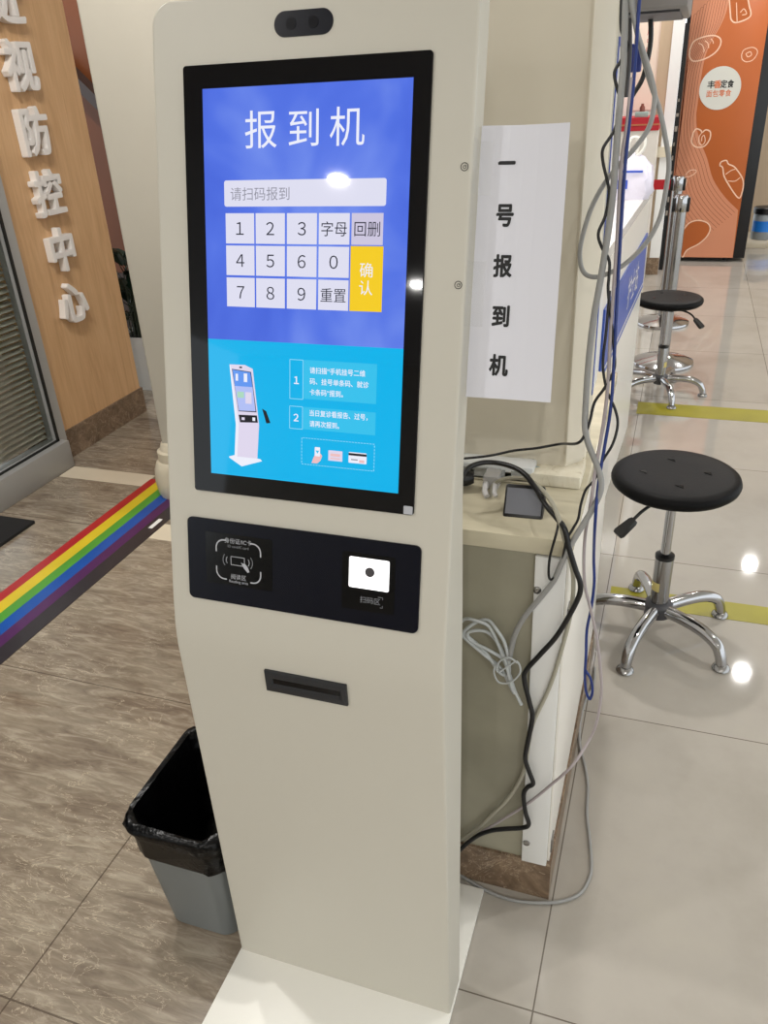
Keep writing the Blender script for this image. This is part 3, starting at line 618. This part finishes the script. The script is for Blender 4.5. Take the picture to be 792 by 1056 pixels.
# goods on the counter
bag = thing('plastic_bag', 'white plastic carrier bag with blue print and tied handles on the counter top', 'bag', (-.19, 3.34, 1.03))
rings = []
for z, w_, d_ in ((1.0302, .075, .06), (1.05, .085, .07), (1.10, .083, .068), (1.14, .074, .06), (1.165, .05, .04), (1.18, .02, .018)):
    rings.append(wob([(x - .20, y + 3.34, z) for x, y in rrect(-w_, w_, -d_, d_, .03, 5)], .006 if z > 1.04 else 0, int(z * 999)))
MB().loft(rings).build('sack', mat('white_film', (226, 222, 238), .3, bump=(18, .6)), bag)
for sx in (-1, 1):
    MB().tube(catmull([(-.19 + sx * .008, 3.335, 1.17), (-.185 + sx * .028, 3.33, 1.20), (-.18 + sx * .022, 3.33, 1.235), (-.178 - sx * .002, 3.335, 1.228), (-.182, 3.34, 1.175)], 5), .0055, 8).build('handle', mat('handle_film', (232, 230, 222), .35), bag)
MB().box(-.235, -.20, 3.264, 3.268, 1.07, 1.10).box(-.225, -.15, 3.262, 3.266, 1.125, 1.132).build('blue_print', mat('blue_print', (50, 84, 190), .5), bag, smooth=0)

# board on the side of the pillar
bd = thing('notice_board', 'white board with a bright blue border fixed to the side of the pillar', 'board', (-.115, 1.42, .96))
MB().box(-.1182, -.1135, 1.374, 1.459, .96, 1.5).build('panel', white, bd)
MB().box(-.1137, -.1125, 1.374, 1.386, .96, 1.5).box(-.1137, -.1125, 1.386, 1.459, 1.488, 1.5).build('blue_border', blue_sign, bd)

# grey wall box above the pillar side with the cables coming down, and the blue adapter
bx = thing('wall_box', 'grey equipment box mounted high on the pillar side, cables hanging under it', 'electrical box', (-.07, 1.58, 1.528))
MB().box(-.1165, -.024, 1.40, 1.75, 1.531, 1.69, bev=.006).build('casing', grey_dev, bx)
MB().box(-.112, -.036, 1.43, 1.70, 1.528, 1.532).build('underside_panel', grey_dark, bx)
MB().box(-.09, -.05, 1.397, 1.4005, 1.56, 1.585).build('label_strip', blue_dark, bx)
tag(MB().box(-.120, -.098, 1.69, 1.712, 1.452, 1.497, bev=.003).build('cable_adapter', blue_dark), 'dark blue block-shaped cable adapter hanging among the cables under the grey box', 'adapter')

# ------------------------------------------------------------------ things on the ledge
ps = thing('power_strip', 'white extension socket block lying on the ledge behind the cables', 'power strip', (-.27, 1.29, .83))
MB().box(-.40, -.192, 1.262, 1.312, .8297, .862, bev=.005).build('housing', mat('white_socket_plastic', (222, 224, 224), .3), ps)
MB().tube([(-.192, 1.29, .846), (-.168, 1.285, .846)], [.008, .0055], 10).build('cord_grip', mat('pale_teal_plastic', (168, 186, 186), .4), ps)
pl = MB()
for x in (-.318, -.285, -.252, -.219): pl.box(x - .011, x + .011, 1.2612, 1.2622, .838, .854)
pl.build('socket_face', mat('socket_grey', (176, 178, 176), .4), ps)
ad = thing('charger_brick', 'black mains charger with a shiny grey face lying on the ledge', 'charger', (-.19, 1.185, .83))
AM = Matrix.Translation((-.188, 1.140, .8297)) @ Matrix.Rotation(.05, 4, 'Z') @ Matrix.Rotation(math.radians(-38), 4, 'X')
MB().box(-.032, .032, 0, .034, 0, .056, .004, 0, AM).build('case', black_p, ad)
MB().box(-.0285, .0285, -.0008, .001, .006, .049, .0, 0, AM).build('face', adapter_grey, ad)
tag(MB().tube([(-.335, 1.215, .850), (-.30, 1.225, .850), (-.288, 1.228, .850)], [.014, .015, .010], 12).build('mains_plug', black_p), 'round black mains plug on the ledge at the left end of the socket block', 'plug')
cp = thing('clear_plug', 'clear plastic plug pushed into the front of the socket block', 'plug', (-.258, 1.235, .83))
MB().box(-.272, -.244, 1.222, 1.2606, .832, .858, bev=.005).build('shell', mat('cloudy_plastic', (200, 198, 196), .2, trans=.4), cp)
MB().tube([(-.266, 1.222, .845), (-.264, 1.205, .838), (-.258, 1.195, .834)], .005, 8).tube([(-.25, 1.222, .845), (-.247, 1.203, .838), (-.243, 1.198, .834)], .004, 8).build('lead', mat('clear_lead', (206, 204, 204), .2), cp)

# ------------------------------------------------------------------ cables
def cable(key, name, m, r, label, n=6, group='cables hanging down the pillar'):
    return tag(MB().tube(catmull(CABLES[key], n), r, 10).build(name, m, smooth=80), label, 'cable', group)
cable('grey_loop', 'cable', cable_grey, .0034, 'thick grey cable drooping in one large loop beside the pillar')
cable('grey_drop', 'cable', cable_grey, .0046, 'thick grey cable running down the pillar corner to the coil tied behind the kiosk')
cable('black_thin', 'cable', cable_black, .0022, 'thin wavy black cable down the pillar, turning left above the ledge behind the kiosk')
cable('black_branch', 'cable', cable_black, .0020, 'thin black cable bowing right of the blue one, ending looped at the ledge corner')
cable('blue', 'cable', cable_blue, .0024, 'blue network cable hanging down the desk side to a small loop')
cable('pink_grey', 'cable', cable_pink, .0026, 'pinkish grey cable bowing past the desk corner and sweeping back down behind the kiosk')
cable('floor_cable', 'cable', cable_grey, .0034, 'grey cable lying along the pale floor in front of the marble plinth')
cable('black_power', 'power_cable', cable_black, .0043, 'thick black power cable arching over the ledge and zigzagging down the white edge board')
cable('beige', 'cable', cable_beige, .0036, 'beige flex from the socket block falling across the white edge board')
cable('black_curve', 'cable', cable_black, .0040, 'short thick black cable curving down from the grey wall box')
cable('dark_drop', 'cable', mat('dark_grey_sheath', (58, 58, 62), .45), .0038, 'dark grey cable hanging straight down from the grey wall box beside the blue adapter')
coil = tag(MB().tube(catmull(CABLES['coil'], 5), .0030, 8).build('coiled_cable', cable_white, smooth=80), 'white cable bunched into a coil against the marble desk end', 'cable', 'cables hanging down the pillar')
MB().tube(catmull(CABLES['tie'], 5), .0016, 6).build('cable_tie', cable_white, coil, org=coil.location)

# ------------------------------------------------------------------ stools
def make_stool():
    t = thing('round_stool', 'near black round stool on a chrome five-star base beside the counter', 'stool', (0, 0, 0), 'black round stools by the counter')
    st_ = MB().lathe([(.03, .468), (.13, .472), (.152, .477), (.162, .486), (.165, .496), (.162, .506), (.155, .5115), (.14, .5145), (.07, .513), (.01, .5125)], 48).build('seat', black_seat, t)
    for a in (45, 135, 225, 315):
        x, y = .082 * math.cos(math.radians(a)), .082 * math.sin(math.radians(a))
        MB().add([(x + .013, y - .004, .5146), (x - .013, y - .004, .5146), (x, y + .009, .5146), (x + .013, y - .004, .5125), (x - .013, y - .004, .5125), (x, y + .009, .5125)], [(0, 2, 1), (3, 4, 5), (0, 1, 4, 3), (1, 2, 5, 4), (2, 0, 3, 5)]).build('dimple', navy_deep, st_, smooth=0)
    MB().box(-.06, .06, -.045, .045, .452, .472, bev=.004).build('seat_plate', black_p, t)
    MB().lathe([(.0135, .24), (.0135, .46)], 24).build('gas_rod', chrome, t)
    cs = MB().lathe([(.025, .095), (.0255, .25), (.024, .256)], 28).build('column', steel, t)
    MB().lathe([(.0262, .252), (.0262, .262), (.018, .266), (.0138, .268)], 28).build('collar', black_p, cs)
    MB().loft([[(.0256 * math.cos(math.radians(a)), .0256 * math.sin(math.radians(a)), z) for a in range(-135, -59, 8)] for z in (.15, .178)], cap0=False, cap1=False, closed=False).build('sticker', yellow_label, cs)
    MB().lathe([(.03, .058), (.038, .064), (.040, .10), (.034, .106), (.026, .108)], 28).build('hub', grey_dark, t)
    for k in range(5):
        R = Matrix.Rotation(math.radians(72 * k), 4, 'Z')
        p = catmull([(.030, 0, .086), (.09, 0, .090), (.15, 0, .086), (.195, 0, .068), (.212, 0, .042), (.220, 0, .016)], 4)
        lg = MB().tube(p, [.0185 - .0035 * i / (len(p) - 1) for i in range(len(p))], 14, 0, R).build('leg', chrome, t)
        MB().lathe([(.022, 0), (.0245, .004), (.022, .010), (.012, .018)], 20, 0, R @ Matrix.Translation((.220, 0, 0))).build('foot', steel, lg)
    P_ = [Vector(p) for p in ((0, -.03, .455), (0, -.085, .448), (-.004, -.12, .436), (-.010, -.142, .418))]
    lv = MB().tube(catmull(P_, 5), .0045, 10).build('lever', black_p, t)
    az = Vector((-.25, -.76, -.60)).normalized(); ax = Vector((.95, -.31, 0)).normalized()
    LM = frame((-.015, -.163, .400), az, ax, az.cross(ax))
    MB().prism([(-.030, -.008), (-.022, -.013), (.022, -.018), (.030, -.013), (.030, .013), (.022, .018), (-.022, .013), (-.030, .008)], -.006, .006, 0, LM).build('lever_paddle', black_p, lv)
    return t
stool = make_stool()
stool.location = (.062, 2.055, 0); stool.rotation_euler = (0, 0, math.radians(-36.5))
s2 = dup(stool, (-.012, 4.10, 0), math.radians(73), 'far black round stool standing in front of the chrome queue posts', .95)

# ------------------------------------------------------------------ queue posts with red belt
def make_post():
    t = thing('queue_post', 'nearer chrome queue post, just behind the far stool', 'queue post', (0, 0, 0), 'chrome queue posts')
    MB().lathe([(.162, 0), (.164, .008), (.160, .018), (.12, .034), (.06, .046), (.036, .052), (.031, .056)], 44).build('base', chrome, t)
    MB().lathe([(.030, .05), (.030, .80)], 28).build('pole', steel, t)
    h_ = MB().lathe([(.0315, .80), (.034, .803), (.034, .872), (.030, .880), (.004, .883)], 28).build('head', chrome, t)
    for sx in (-1, 1): MB().box(sx * .0355 - .0075, sx * .0355 + .0075, -.016, .016, .80, .868, bev=.003).build('belt_clip', black_p, h_)
    return t
post = make_post(); post.location = (-.01, 4.60, 0)
p2 = dup(post, (-.042, 5.43, 0), 0., 'farther chrome queue post with the red belt pulled out to the left')
MB().box(-.80, -.043, -.0015, .0015, .806, .862).build('belt', red_belt, p2, org=(0, 0, 0))

# ------------------------------------------------------------------ vending machine with orange wrap
VX0, VX1, VY = -.100, .436, 7.40
vm_ = thing('vending_machine', 'tall vending machine with orange bread-and-drink artwork and a round white logo', 'vending machine', (.2, 7.8, 0))
MB().box(-.128, .525, VY + .022, 8.2, .03, 2.05, bev=.004).build('cabinet', frame_black, vm_)
door = MB().box(VX0, VX1, VY, VY + .022, .035, 2.02, bev=.002).build('door', orange, vm_)
VM = frame((0, VY, 0), (1, 0, 0), (0, 0, 1), (0, -1, 0))
def clipx(p): return (min(max(p[0], VX0 + .001), VX1 - .001), min(max(p[1], .037), 2.018))
art = MB()
edge = [clipx(p) for p in catmull([(p[0], p[1], 0) for p in ART['band']], 4)]
poly = edge + [(VX1 - .001, .037), (VX0 + .001, .037), (VX0 + .001, 2.018)]
cl = []
for p in poly:
    p = (p[0], p[1])
    if not cl or (abs(p[0] - cl[-1][0]) + abs(p[1] - cl[-1][1])) > 1e-4: cl.append(p)
from mathutils.geometry import tessellate_polygon
tri = tessellate_polygon([[Vector((x, y, 0)) for x, y in cl]])
art.add([(x, y, .0006) for x, y in cl], [tuple(t) for t in tri], 0, VM)
for k in range(1, 13):
    off = .024 * k
    ln = [(p[0] - off * .85, p[1] - off * .8) for p in edge]
    ln = [p for p in ln if VX0 + .004 < p[0] < VX1 - .004 and .04 < p[1] < 2.0]
    if len(ln) > 2: art.ribbon(ln, .0028, .0010, 1, VM)
art.build('wave_band', [salmon, salmon_line], door, smooth=0)
DRAW = {'bread': 'bread_drawing', 'carton': 'carton_drawing', 'bun': 'bun_drawing', 'pretzel': 'pretzel_drawing', 'bottle': 'bottle_drawing', 'leaf': 'leaf_drawing', 'spoon': 'spoon_drawing'}
for key, nm in DRAW.items():
    ar2 = MB()
    for k, pts in ART.items():
        if k.rstrip('123') != key: continue
        p = [clipx((a_.x, a_.y)) for a_ in catmull([(x, z, 0) for x, z in pts], 5)]
        if k in ('spoon', 'bottle', 'carton'):
            from mathutils.geometry import tessellate_polygon as tess
            ar2.add([(x, y, .0012) for x, y in p], [tuple(t) for t in tess([[Vector((x, y, 0)) for x, y in p]])], 1, VM)
        ar2.ribbon(p, .0095 if k in ('bread', 'spoon', 'bottle', 'carton', 'pretzel') else .006, .0014, 0, VM)
    ar2.build(nm, [pale_line, orange], door, smooth=0)
LMx = VM @ Matrix.Translation((.166, 1.288, 0))
lg = MB().disc(.148, .001, .003, 48, 0, LMx)
lg.text('丰', -.066, .028, .056, 1, LMx, bold=.03, z=.0036); lg.text('香', -.020, .028, .056, 2, LMx, bold=.03, z=.0036); lg.text('定食', .048, .028, .056, 1, LMx, bold=.03, z=.0036, sx=.85)
lg.text('面包零食', -.004, -.034, .050, 2, LMx, bold=.012, z=.0036, sx=.9)
lg.build('logo_disc', [logo_white, ink, logo_orange], door, smooth=0)
for x in (-.05, .38):
    MB().lathe([(.018, 0), (.018, .032)], 14, 0, Matrix.Translation((x, 7.5, 0))).build('foot', black_p, vm_)
# things right of the machine: a low stone step with a jug
tag(MB().box(.56, 2.2, 8.02, 8.59, 0, .05, bev=.004).build('stone_step', cream_strip), 'low pale stone step along the tan wall right of the vending machine', 'step')
jug = thing('water_jug', 'grey jug with a black lid and blue label on the low stone step', 'jug', (.70, 8.22, .05))
JM = Matrix.Translation((.70, 8.22, .05))
MB().lathe([(.090, 0), (.098, .01), (.098, .20), (.09, .215)], 28, 0, JM).build('jar', clear_jar, jug)
MB().lathe([(.094, .215), (.104, .22), (.104, .262), (.096, .27), (.02, .272)], 28, 0, JM).build('lid', black_p, jug)
MB().loft([[(.0985 * math.cos(math.radians(a)), .0985 * math.sin(math.radians(a)), z) for a in range(-160, -19, 8)] for z in (.07, .16)], 0, JM, False, False, False).build('label_band', jug_blue, jug)

# far partition: poster with red writing, shelf unit with a red front
po = thing('wall_poster', 'pale far wall poster with a red brush stripe and faint red characters', 'poster', (-.31, 6.89, 1.5))
MB().box(-.46, -.205, 6.892, 6.8985, 1.18, 1.85).build('sheet', mat('peach_paper', (232, 214, 198), .6), po)
PMx = frame((0, 6.8915, 0), (1, 0, 0), (0, 0, 1), (0, -1, 0))
m_ = MB().add([(-.262, 1.70, 0), (-.222, 1.71, 0), (-.226, 1.47, 0), (-.238, 1.40, 0), (-.272, 1.345, 0), (-.268, 1.45, 0)], [tuple(range(6))], 0, PMx)
for k, ch in enumerate('健康中国行'): m_.text(ch, -.355, 1.735 - .058 * k, .045, 1, PMx)
m_.build('red_writing', [red, red_soft], po, smooth=0)
sh = thing('display_cabinet', 'low white cabinet with a red banded front edge against the far partition', 'cabinet', (-.35, 6.7, 0))
MB().box(-.9, -.225, 6.58, 6.86, 0, 1.06).build('carcass', white_warm, sh)
MB().box(-.9, -.222, 6.575, 6.86, 1.06, 1.145).build('red_band', red, sh)
MB().box(-.9, -.222, 6.573, 6.576, 1.094, 1.104).build('gold_line', mat('dull_gold_line', (190, 120, 80), .5), sh)
tag(MB().lathe([(.018, 0), (.02, .005), (.019, .06), (.010, .075), (.010, .085)], 16, 0, Matrix.Translation((-.352, 6.68, 1.145))).build('bottle', mat('brown_glass', (120, 62, 50), .3)), 'small brown bottle on top of the red banded cabinet', 'bottle')
tag(MB().box(-.395, -.305, 6.61, 6.65, 1.145, 1.18, bev=.004).build('tissue_box', mat('pale_teal_card', (148, 172, 166), .6)), 'small pale teal box on the red banded cabinet before the brown bottle', 'box')
# dark rack between partition and vending machine
rk = thing('rack', 'narrow black rack with small goods between far partition and vending machine', 'rack', (-.1, 7.2, 0))
MB().box(-.130, -.098, 7.05, 7.37, 0, 1.72).build('frame', frame_black, rk)
rn = random.Random(5); goods_m = mat('mixed_goods', (150, 140, 130), .5)
for k in range(9):
    MB().box(-.127 + rn.uniform(0, .008), -.113 + rn.uniform(0, .008), 7.042, 7.05, .42 + .1 * k, .44 + .1 * k + rn.uniform(0, .02)).build('packet', goods_m, rk)

# ------------------------------------------------------------------ left side: letters, blinds, mat, rainbow strip, plant
lw = thing('wall_lettering', 'column of white raised characters on the oak wall panel', 'lettering', (-2.54, 2.95, .5))
WM = frame((-2.54, 0, 0), (0, 1, 0), (0, 0, 1), (1, 0, 0))
for ch, y, z in (('近', 2.957, 1.812), ('视', 2.957, 1.583), ('防', 2.955, 1.350), ('控', 2.952, 1.116), ('中', 2.955, .886), ('心', 2.954, .660)):
    MB().text(ch, y, z, .188, 0, WM, bold=.028, depth=.085, z=.0165, sx=.93).build('character', letter_white, lw, smooth=30)
bl = thing('venetian_blind', 'silver venetian blind hanging behind the aluminium framed window', 'blind', (-2.56, 1.2, .14))
m_ = MB(); z = .15
while z < 2.24:
    R = Matrix.Translation((-2.556, 0, z)) @ Matrix.Rotation(math.radians(34), 4, 'Y')
    m_.loft([[(-.012, y, 0), (-.006, y, .0018), (0, y, .0024), (.006, y, .0018), (.012, y, 0), (.006, y, .0012), (0, y, .0018), (-.006, y, .0012)] for y in (-.5, 2.626)], 0, R)
    z += .0245
m_.build('slats', slat_m, bl, smooth=30)
m_ = MB()
for y in (.1, 1.0, 1.7, 2.25): m_.tube([(-2.545, y, .14), (-2.545, y, 2.24)], .0012, 6)
m_.build('ladder_cord', cable_grey, bl)
MB().box(-2.572, -2.542, -.5, 2.626, 2.24, 2.29).build('head_rail', alu, bl)
tag(MB().box(-2.455, -2.258, .6, 2.152, 0, .014, bev=.003).build('floor_mat', mat_black), 'black rubber floor mat at the foot of the blinds window', 'mat')
rb = MB()
cols = [('stripe_red', (186, 32, 40)), ('stripe_yellow', (232, 204, 40)), ('stripe_green', (84, 164, 54)), ('stripe_blue', (16, 84, 176)), ('stripe_purple', (84, 34, 92)), ('stripe_charcoal', (52, 46, 50))]
xs_ = [-2.030, -1.990, -1.942, -1.900, -1.852, -1.808, -1.748]
for i in range(6): rb.add([(xs_[i], -.5, .0025), (xs_[i + 1], -.5, .0025), (xs_[i + 1], 2.61, .0025), (xs_[i], 2.61, .0025)], [(0, 1, 2, 3)], i)
rb.add([(-2.03, -.5, 0), (-1.748, -.5, 0), (-1.748, 2.61, 0), (-2.03, 2.61, 0), (-2.03, -.5, .0025), (-1.748, -.5, .0025), (-1.748, 2.61, .0025), (-2.03, 2.61, .0025)], [(0, 1, 5, 4), (1, 2, 6, 5), (2, 3, 7, 6), (3, 0, 4, 7)], 5)
rb.add([(-1.790, 2.225, .0028), (-1.772, 2.225, .0028), (-1.772, 2.30, .0028), (-1.790, 2.30, .0028)], [(0, 1, 2, 3)], 6)
rb = tag(rb.build('floor_sticker', [mat(n, tuple(int(k * .92) for k in c_), .3, noise=(9, .07)) for n, c_ in cols] + [white], smooth=0), 'rainbow striped strip stuck along the brown floor, left of the kiosk', 'floor strip')
tag(MB().box(-.08, 3.5, 2.168, 2.262, 0, .0012).build('floor_tape', yellow_tape), 'olive yellow floor tape running under the near black stool', 'floor tape', 'yellow floor tapes')
tag(MB().box(-.10, 3.5, 3.80, 3.96, 0, .0012).build('floor_tape', yellow_tape), 'olive yellow floor tape in front of the far black stool', 'floor tape', 'yellow floor tapes')
# plant in the gap
pt = thing('potted_plant', 'dark leafy plant in a tall white planter in the gap beside the oak panel', 'plant', (-2.76, 3.72, 0))
m_ = MB().loft([br_(-2.86, -2.655, 3.62, 3.83, .02, 0), br_(-2.875, -2.64, 3.605, 3.845, .02, .30), br_(-2.865, -2.65, 3.615, 3.835, .02, .30), br_(-2.86, -2.66, 3.62, 3.83, .02, .27)])
m_.build('planter', pot_m, pt)
MB().box(-2.855, -2.665, 3.625, 3.825, .26, .285).build('soil', soil, pt)
rn = random.Random(11); lv = MB(); stm = MB()
for k in range(60):
    a = rn.uniform(0, 6.28); el = rn.uniform(.2, 1.35); L = rn.uniform(.12, .34)
    bx_, by_, bz2 = -2.76 + rn.uniform(-.06, .06), 3.72 + rn.uniform(-.06, .06), .28 + rn.uniform(0, .38)
    dr = Vector((math.cos(a) * math.cos(el), math.sin(a) * math.cos(el), math.sin(el)))
    b0 = Vector((bx_, by_, bz2)); e0 = b0 + dr * L * .55
    stm.tube([(bx_, by_, .27), b0, e0], [.004, .003, .002], 5)
    sd = dr.cross(Vector((0, 0, 1))).normalized(); up_ = sd.cross(dr).normalized(); ll = rn.uniform(.08, .14); wd = ll * .3
    pts = [e0, e0 + dr * ll * .35 + sd * wd - up_ * .004, e0 + dr * ll * .7 + sd * wd * .8, e0 + dr * ll - up_ * .02, e0 + dr * ll * .7 - sd * wd * .8, e0 + dr * ll * .35 - sd * wd - up_ * .004, e0 + dr * ll * .5 + up_ * .01]
    lv.add(pts, [(0, 1, 6), (1, 2, 6), (2, 3, 6), (3, 4, 6), (4, 5, 6), (5, 0, 6)])
# one upright leaf bud that shows above the rest
stm.tube([(-2.70, 3.68, .28), (-2.685, 3.67, .6), (-2.665, 3.66, .80)], .004, 6)
lv.lathe([(.004, .78), (.026, .81), (.032, .84), (.02, .89), (.003, .92)], 10, 0, Matrix.Translation((-2.665, 3.66, 0)))
lv.build('leaves', leaf_m, pt, smooth=0); stm.build('stems', mat('dark_stem', (34, 44, 26), .6), pt)
# dark rail on the bronze wall
tag(MB().tube([(-3.75, 4.74, 1.68), (-3.10, 4.74, 1.06)], .05, 4).build('wall_rail', dark_beam), 'slanting dark brown rail across the bronze wall, in the gap beside the oak panel', 'rail')

# ------------------------------------------------------------------ lamps in the ceiling
def lamp(x, y, first=[None]):
    if first[0] is None:
        t = thing('ceiling_light', 'round recessed ceiling downlight', 'light', (0, 0, 2.8), 'ceiling downlights')
        MB().lathe([(.075, 2.80), (.075, 2.792), (.056, 2.790), (.056, 2.799)], 32).build('frame', white, t)
        MB().disc(.055, 2.794, 2.7955, 32).build('diffuser', lamp_m, t)
        first[0] = t; t.location = (x, y, 2.8)
    else: dup(first[0], (x, y, 2.8), 0, 'round recessed ceiling downlight')
    L = bpy.data.lights.new('lamp_glow', 'AREA'); L.shape = 'DISK'; L.size = .10; L.energy = LAMP_W; L.color = (1, .975, .94)
    o = bpy.data.objects.new('lamp_glow', L); COL.objects.link(o); o.location = (x, y, 2.788)
for x, y in ((-.30, 2.74), (.85, 5.6), (.99, 7.3), (-1.92, -2.54), (-2.06, -4.75), (-.5, -3.4), (1.3, -1.6), (1.5, 2.3), (-1.7, 1.3), (-.45, -6.6), (-3.4, 3.9), (-.3, 6.2), (-1.8, -.6), (-1.5, 1.75), (.35, -2.0)):  # last two lamps are added to brighten the oak wall and the pillar
    lamp(x, y)

W = bpy.data.worlds.new('world'); SC.world = W; W.use_nodes = True
W.node_tree.nodes['Background'].inputs[0].default_value = (.92, .97, 1., 1); W.node_tree.nodes['Background'].inputs[1].default_value = WORLD_S

# ------------------------------------------------------------------ camera
R = ((0.94487079, 0.32380992, -0.04864498), (0.11213502, -0.45956333, -0.88103762), (-0.30764417, 0.8270119, -0.47053839))
cam = bpy.data.cameras.new('camera'); co = bpy.data.objects.new('camera', cam); COL.objects.link(co)
M = Matrix.Identity(4)
for i in range(3):
    M[i][0] = R[0][i]; M[i][1] = -R[1][i]; M[i][2] = -R[2][i]
M[0][3], M[1][3], M[2][3] = 0, 0, 1.46
co.matrix_world = M
cam.sensor_fit = 'VERTICAL'; cam.sensor_height = 36; cam.lens = 831.87 / 1056 * 36; cam.clip_start = .02
SC.camera = co
SC.view_settings.view_transform = 'Standard'; SC.view_settings.look = 'None'; SC.view_settings.gamma = 1
SC.view_settings.use_curve_mapping = False; SC.view_settings.exposure = EXPO
for o in bpy.data.objects:
    if '_o' in o: del o['_o']
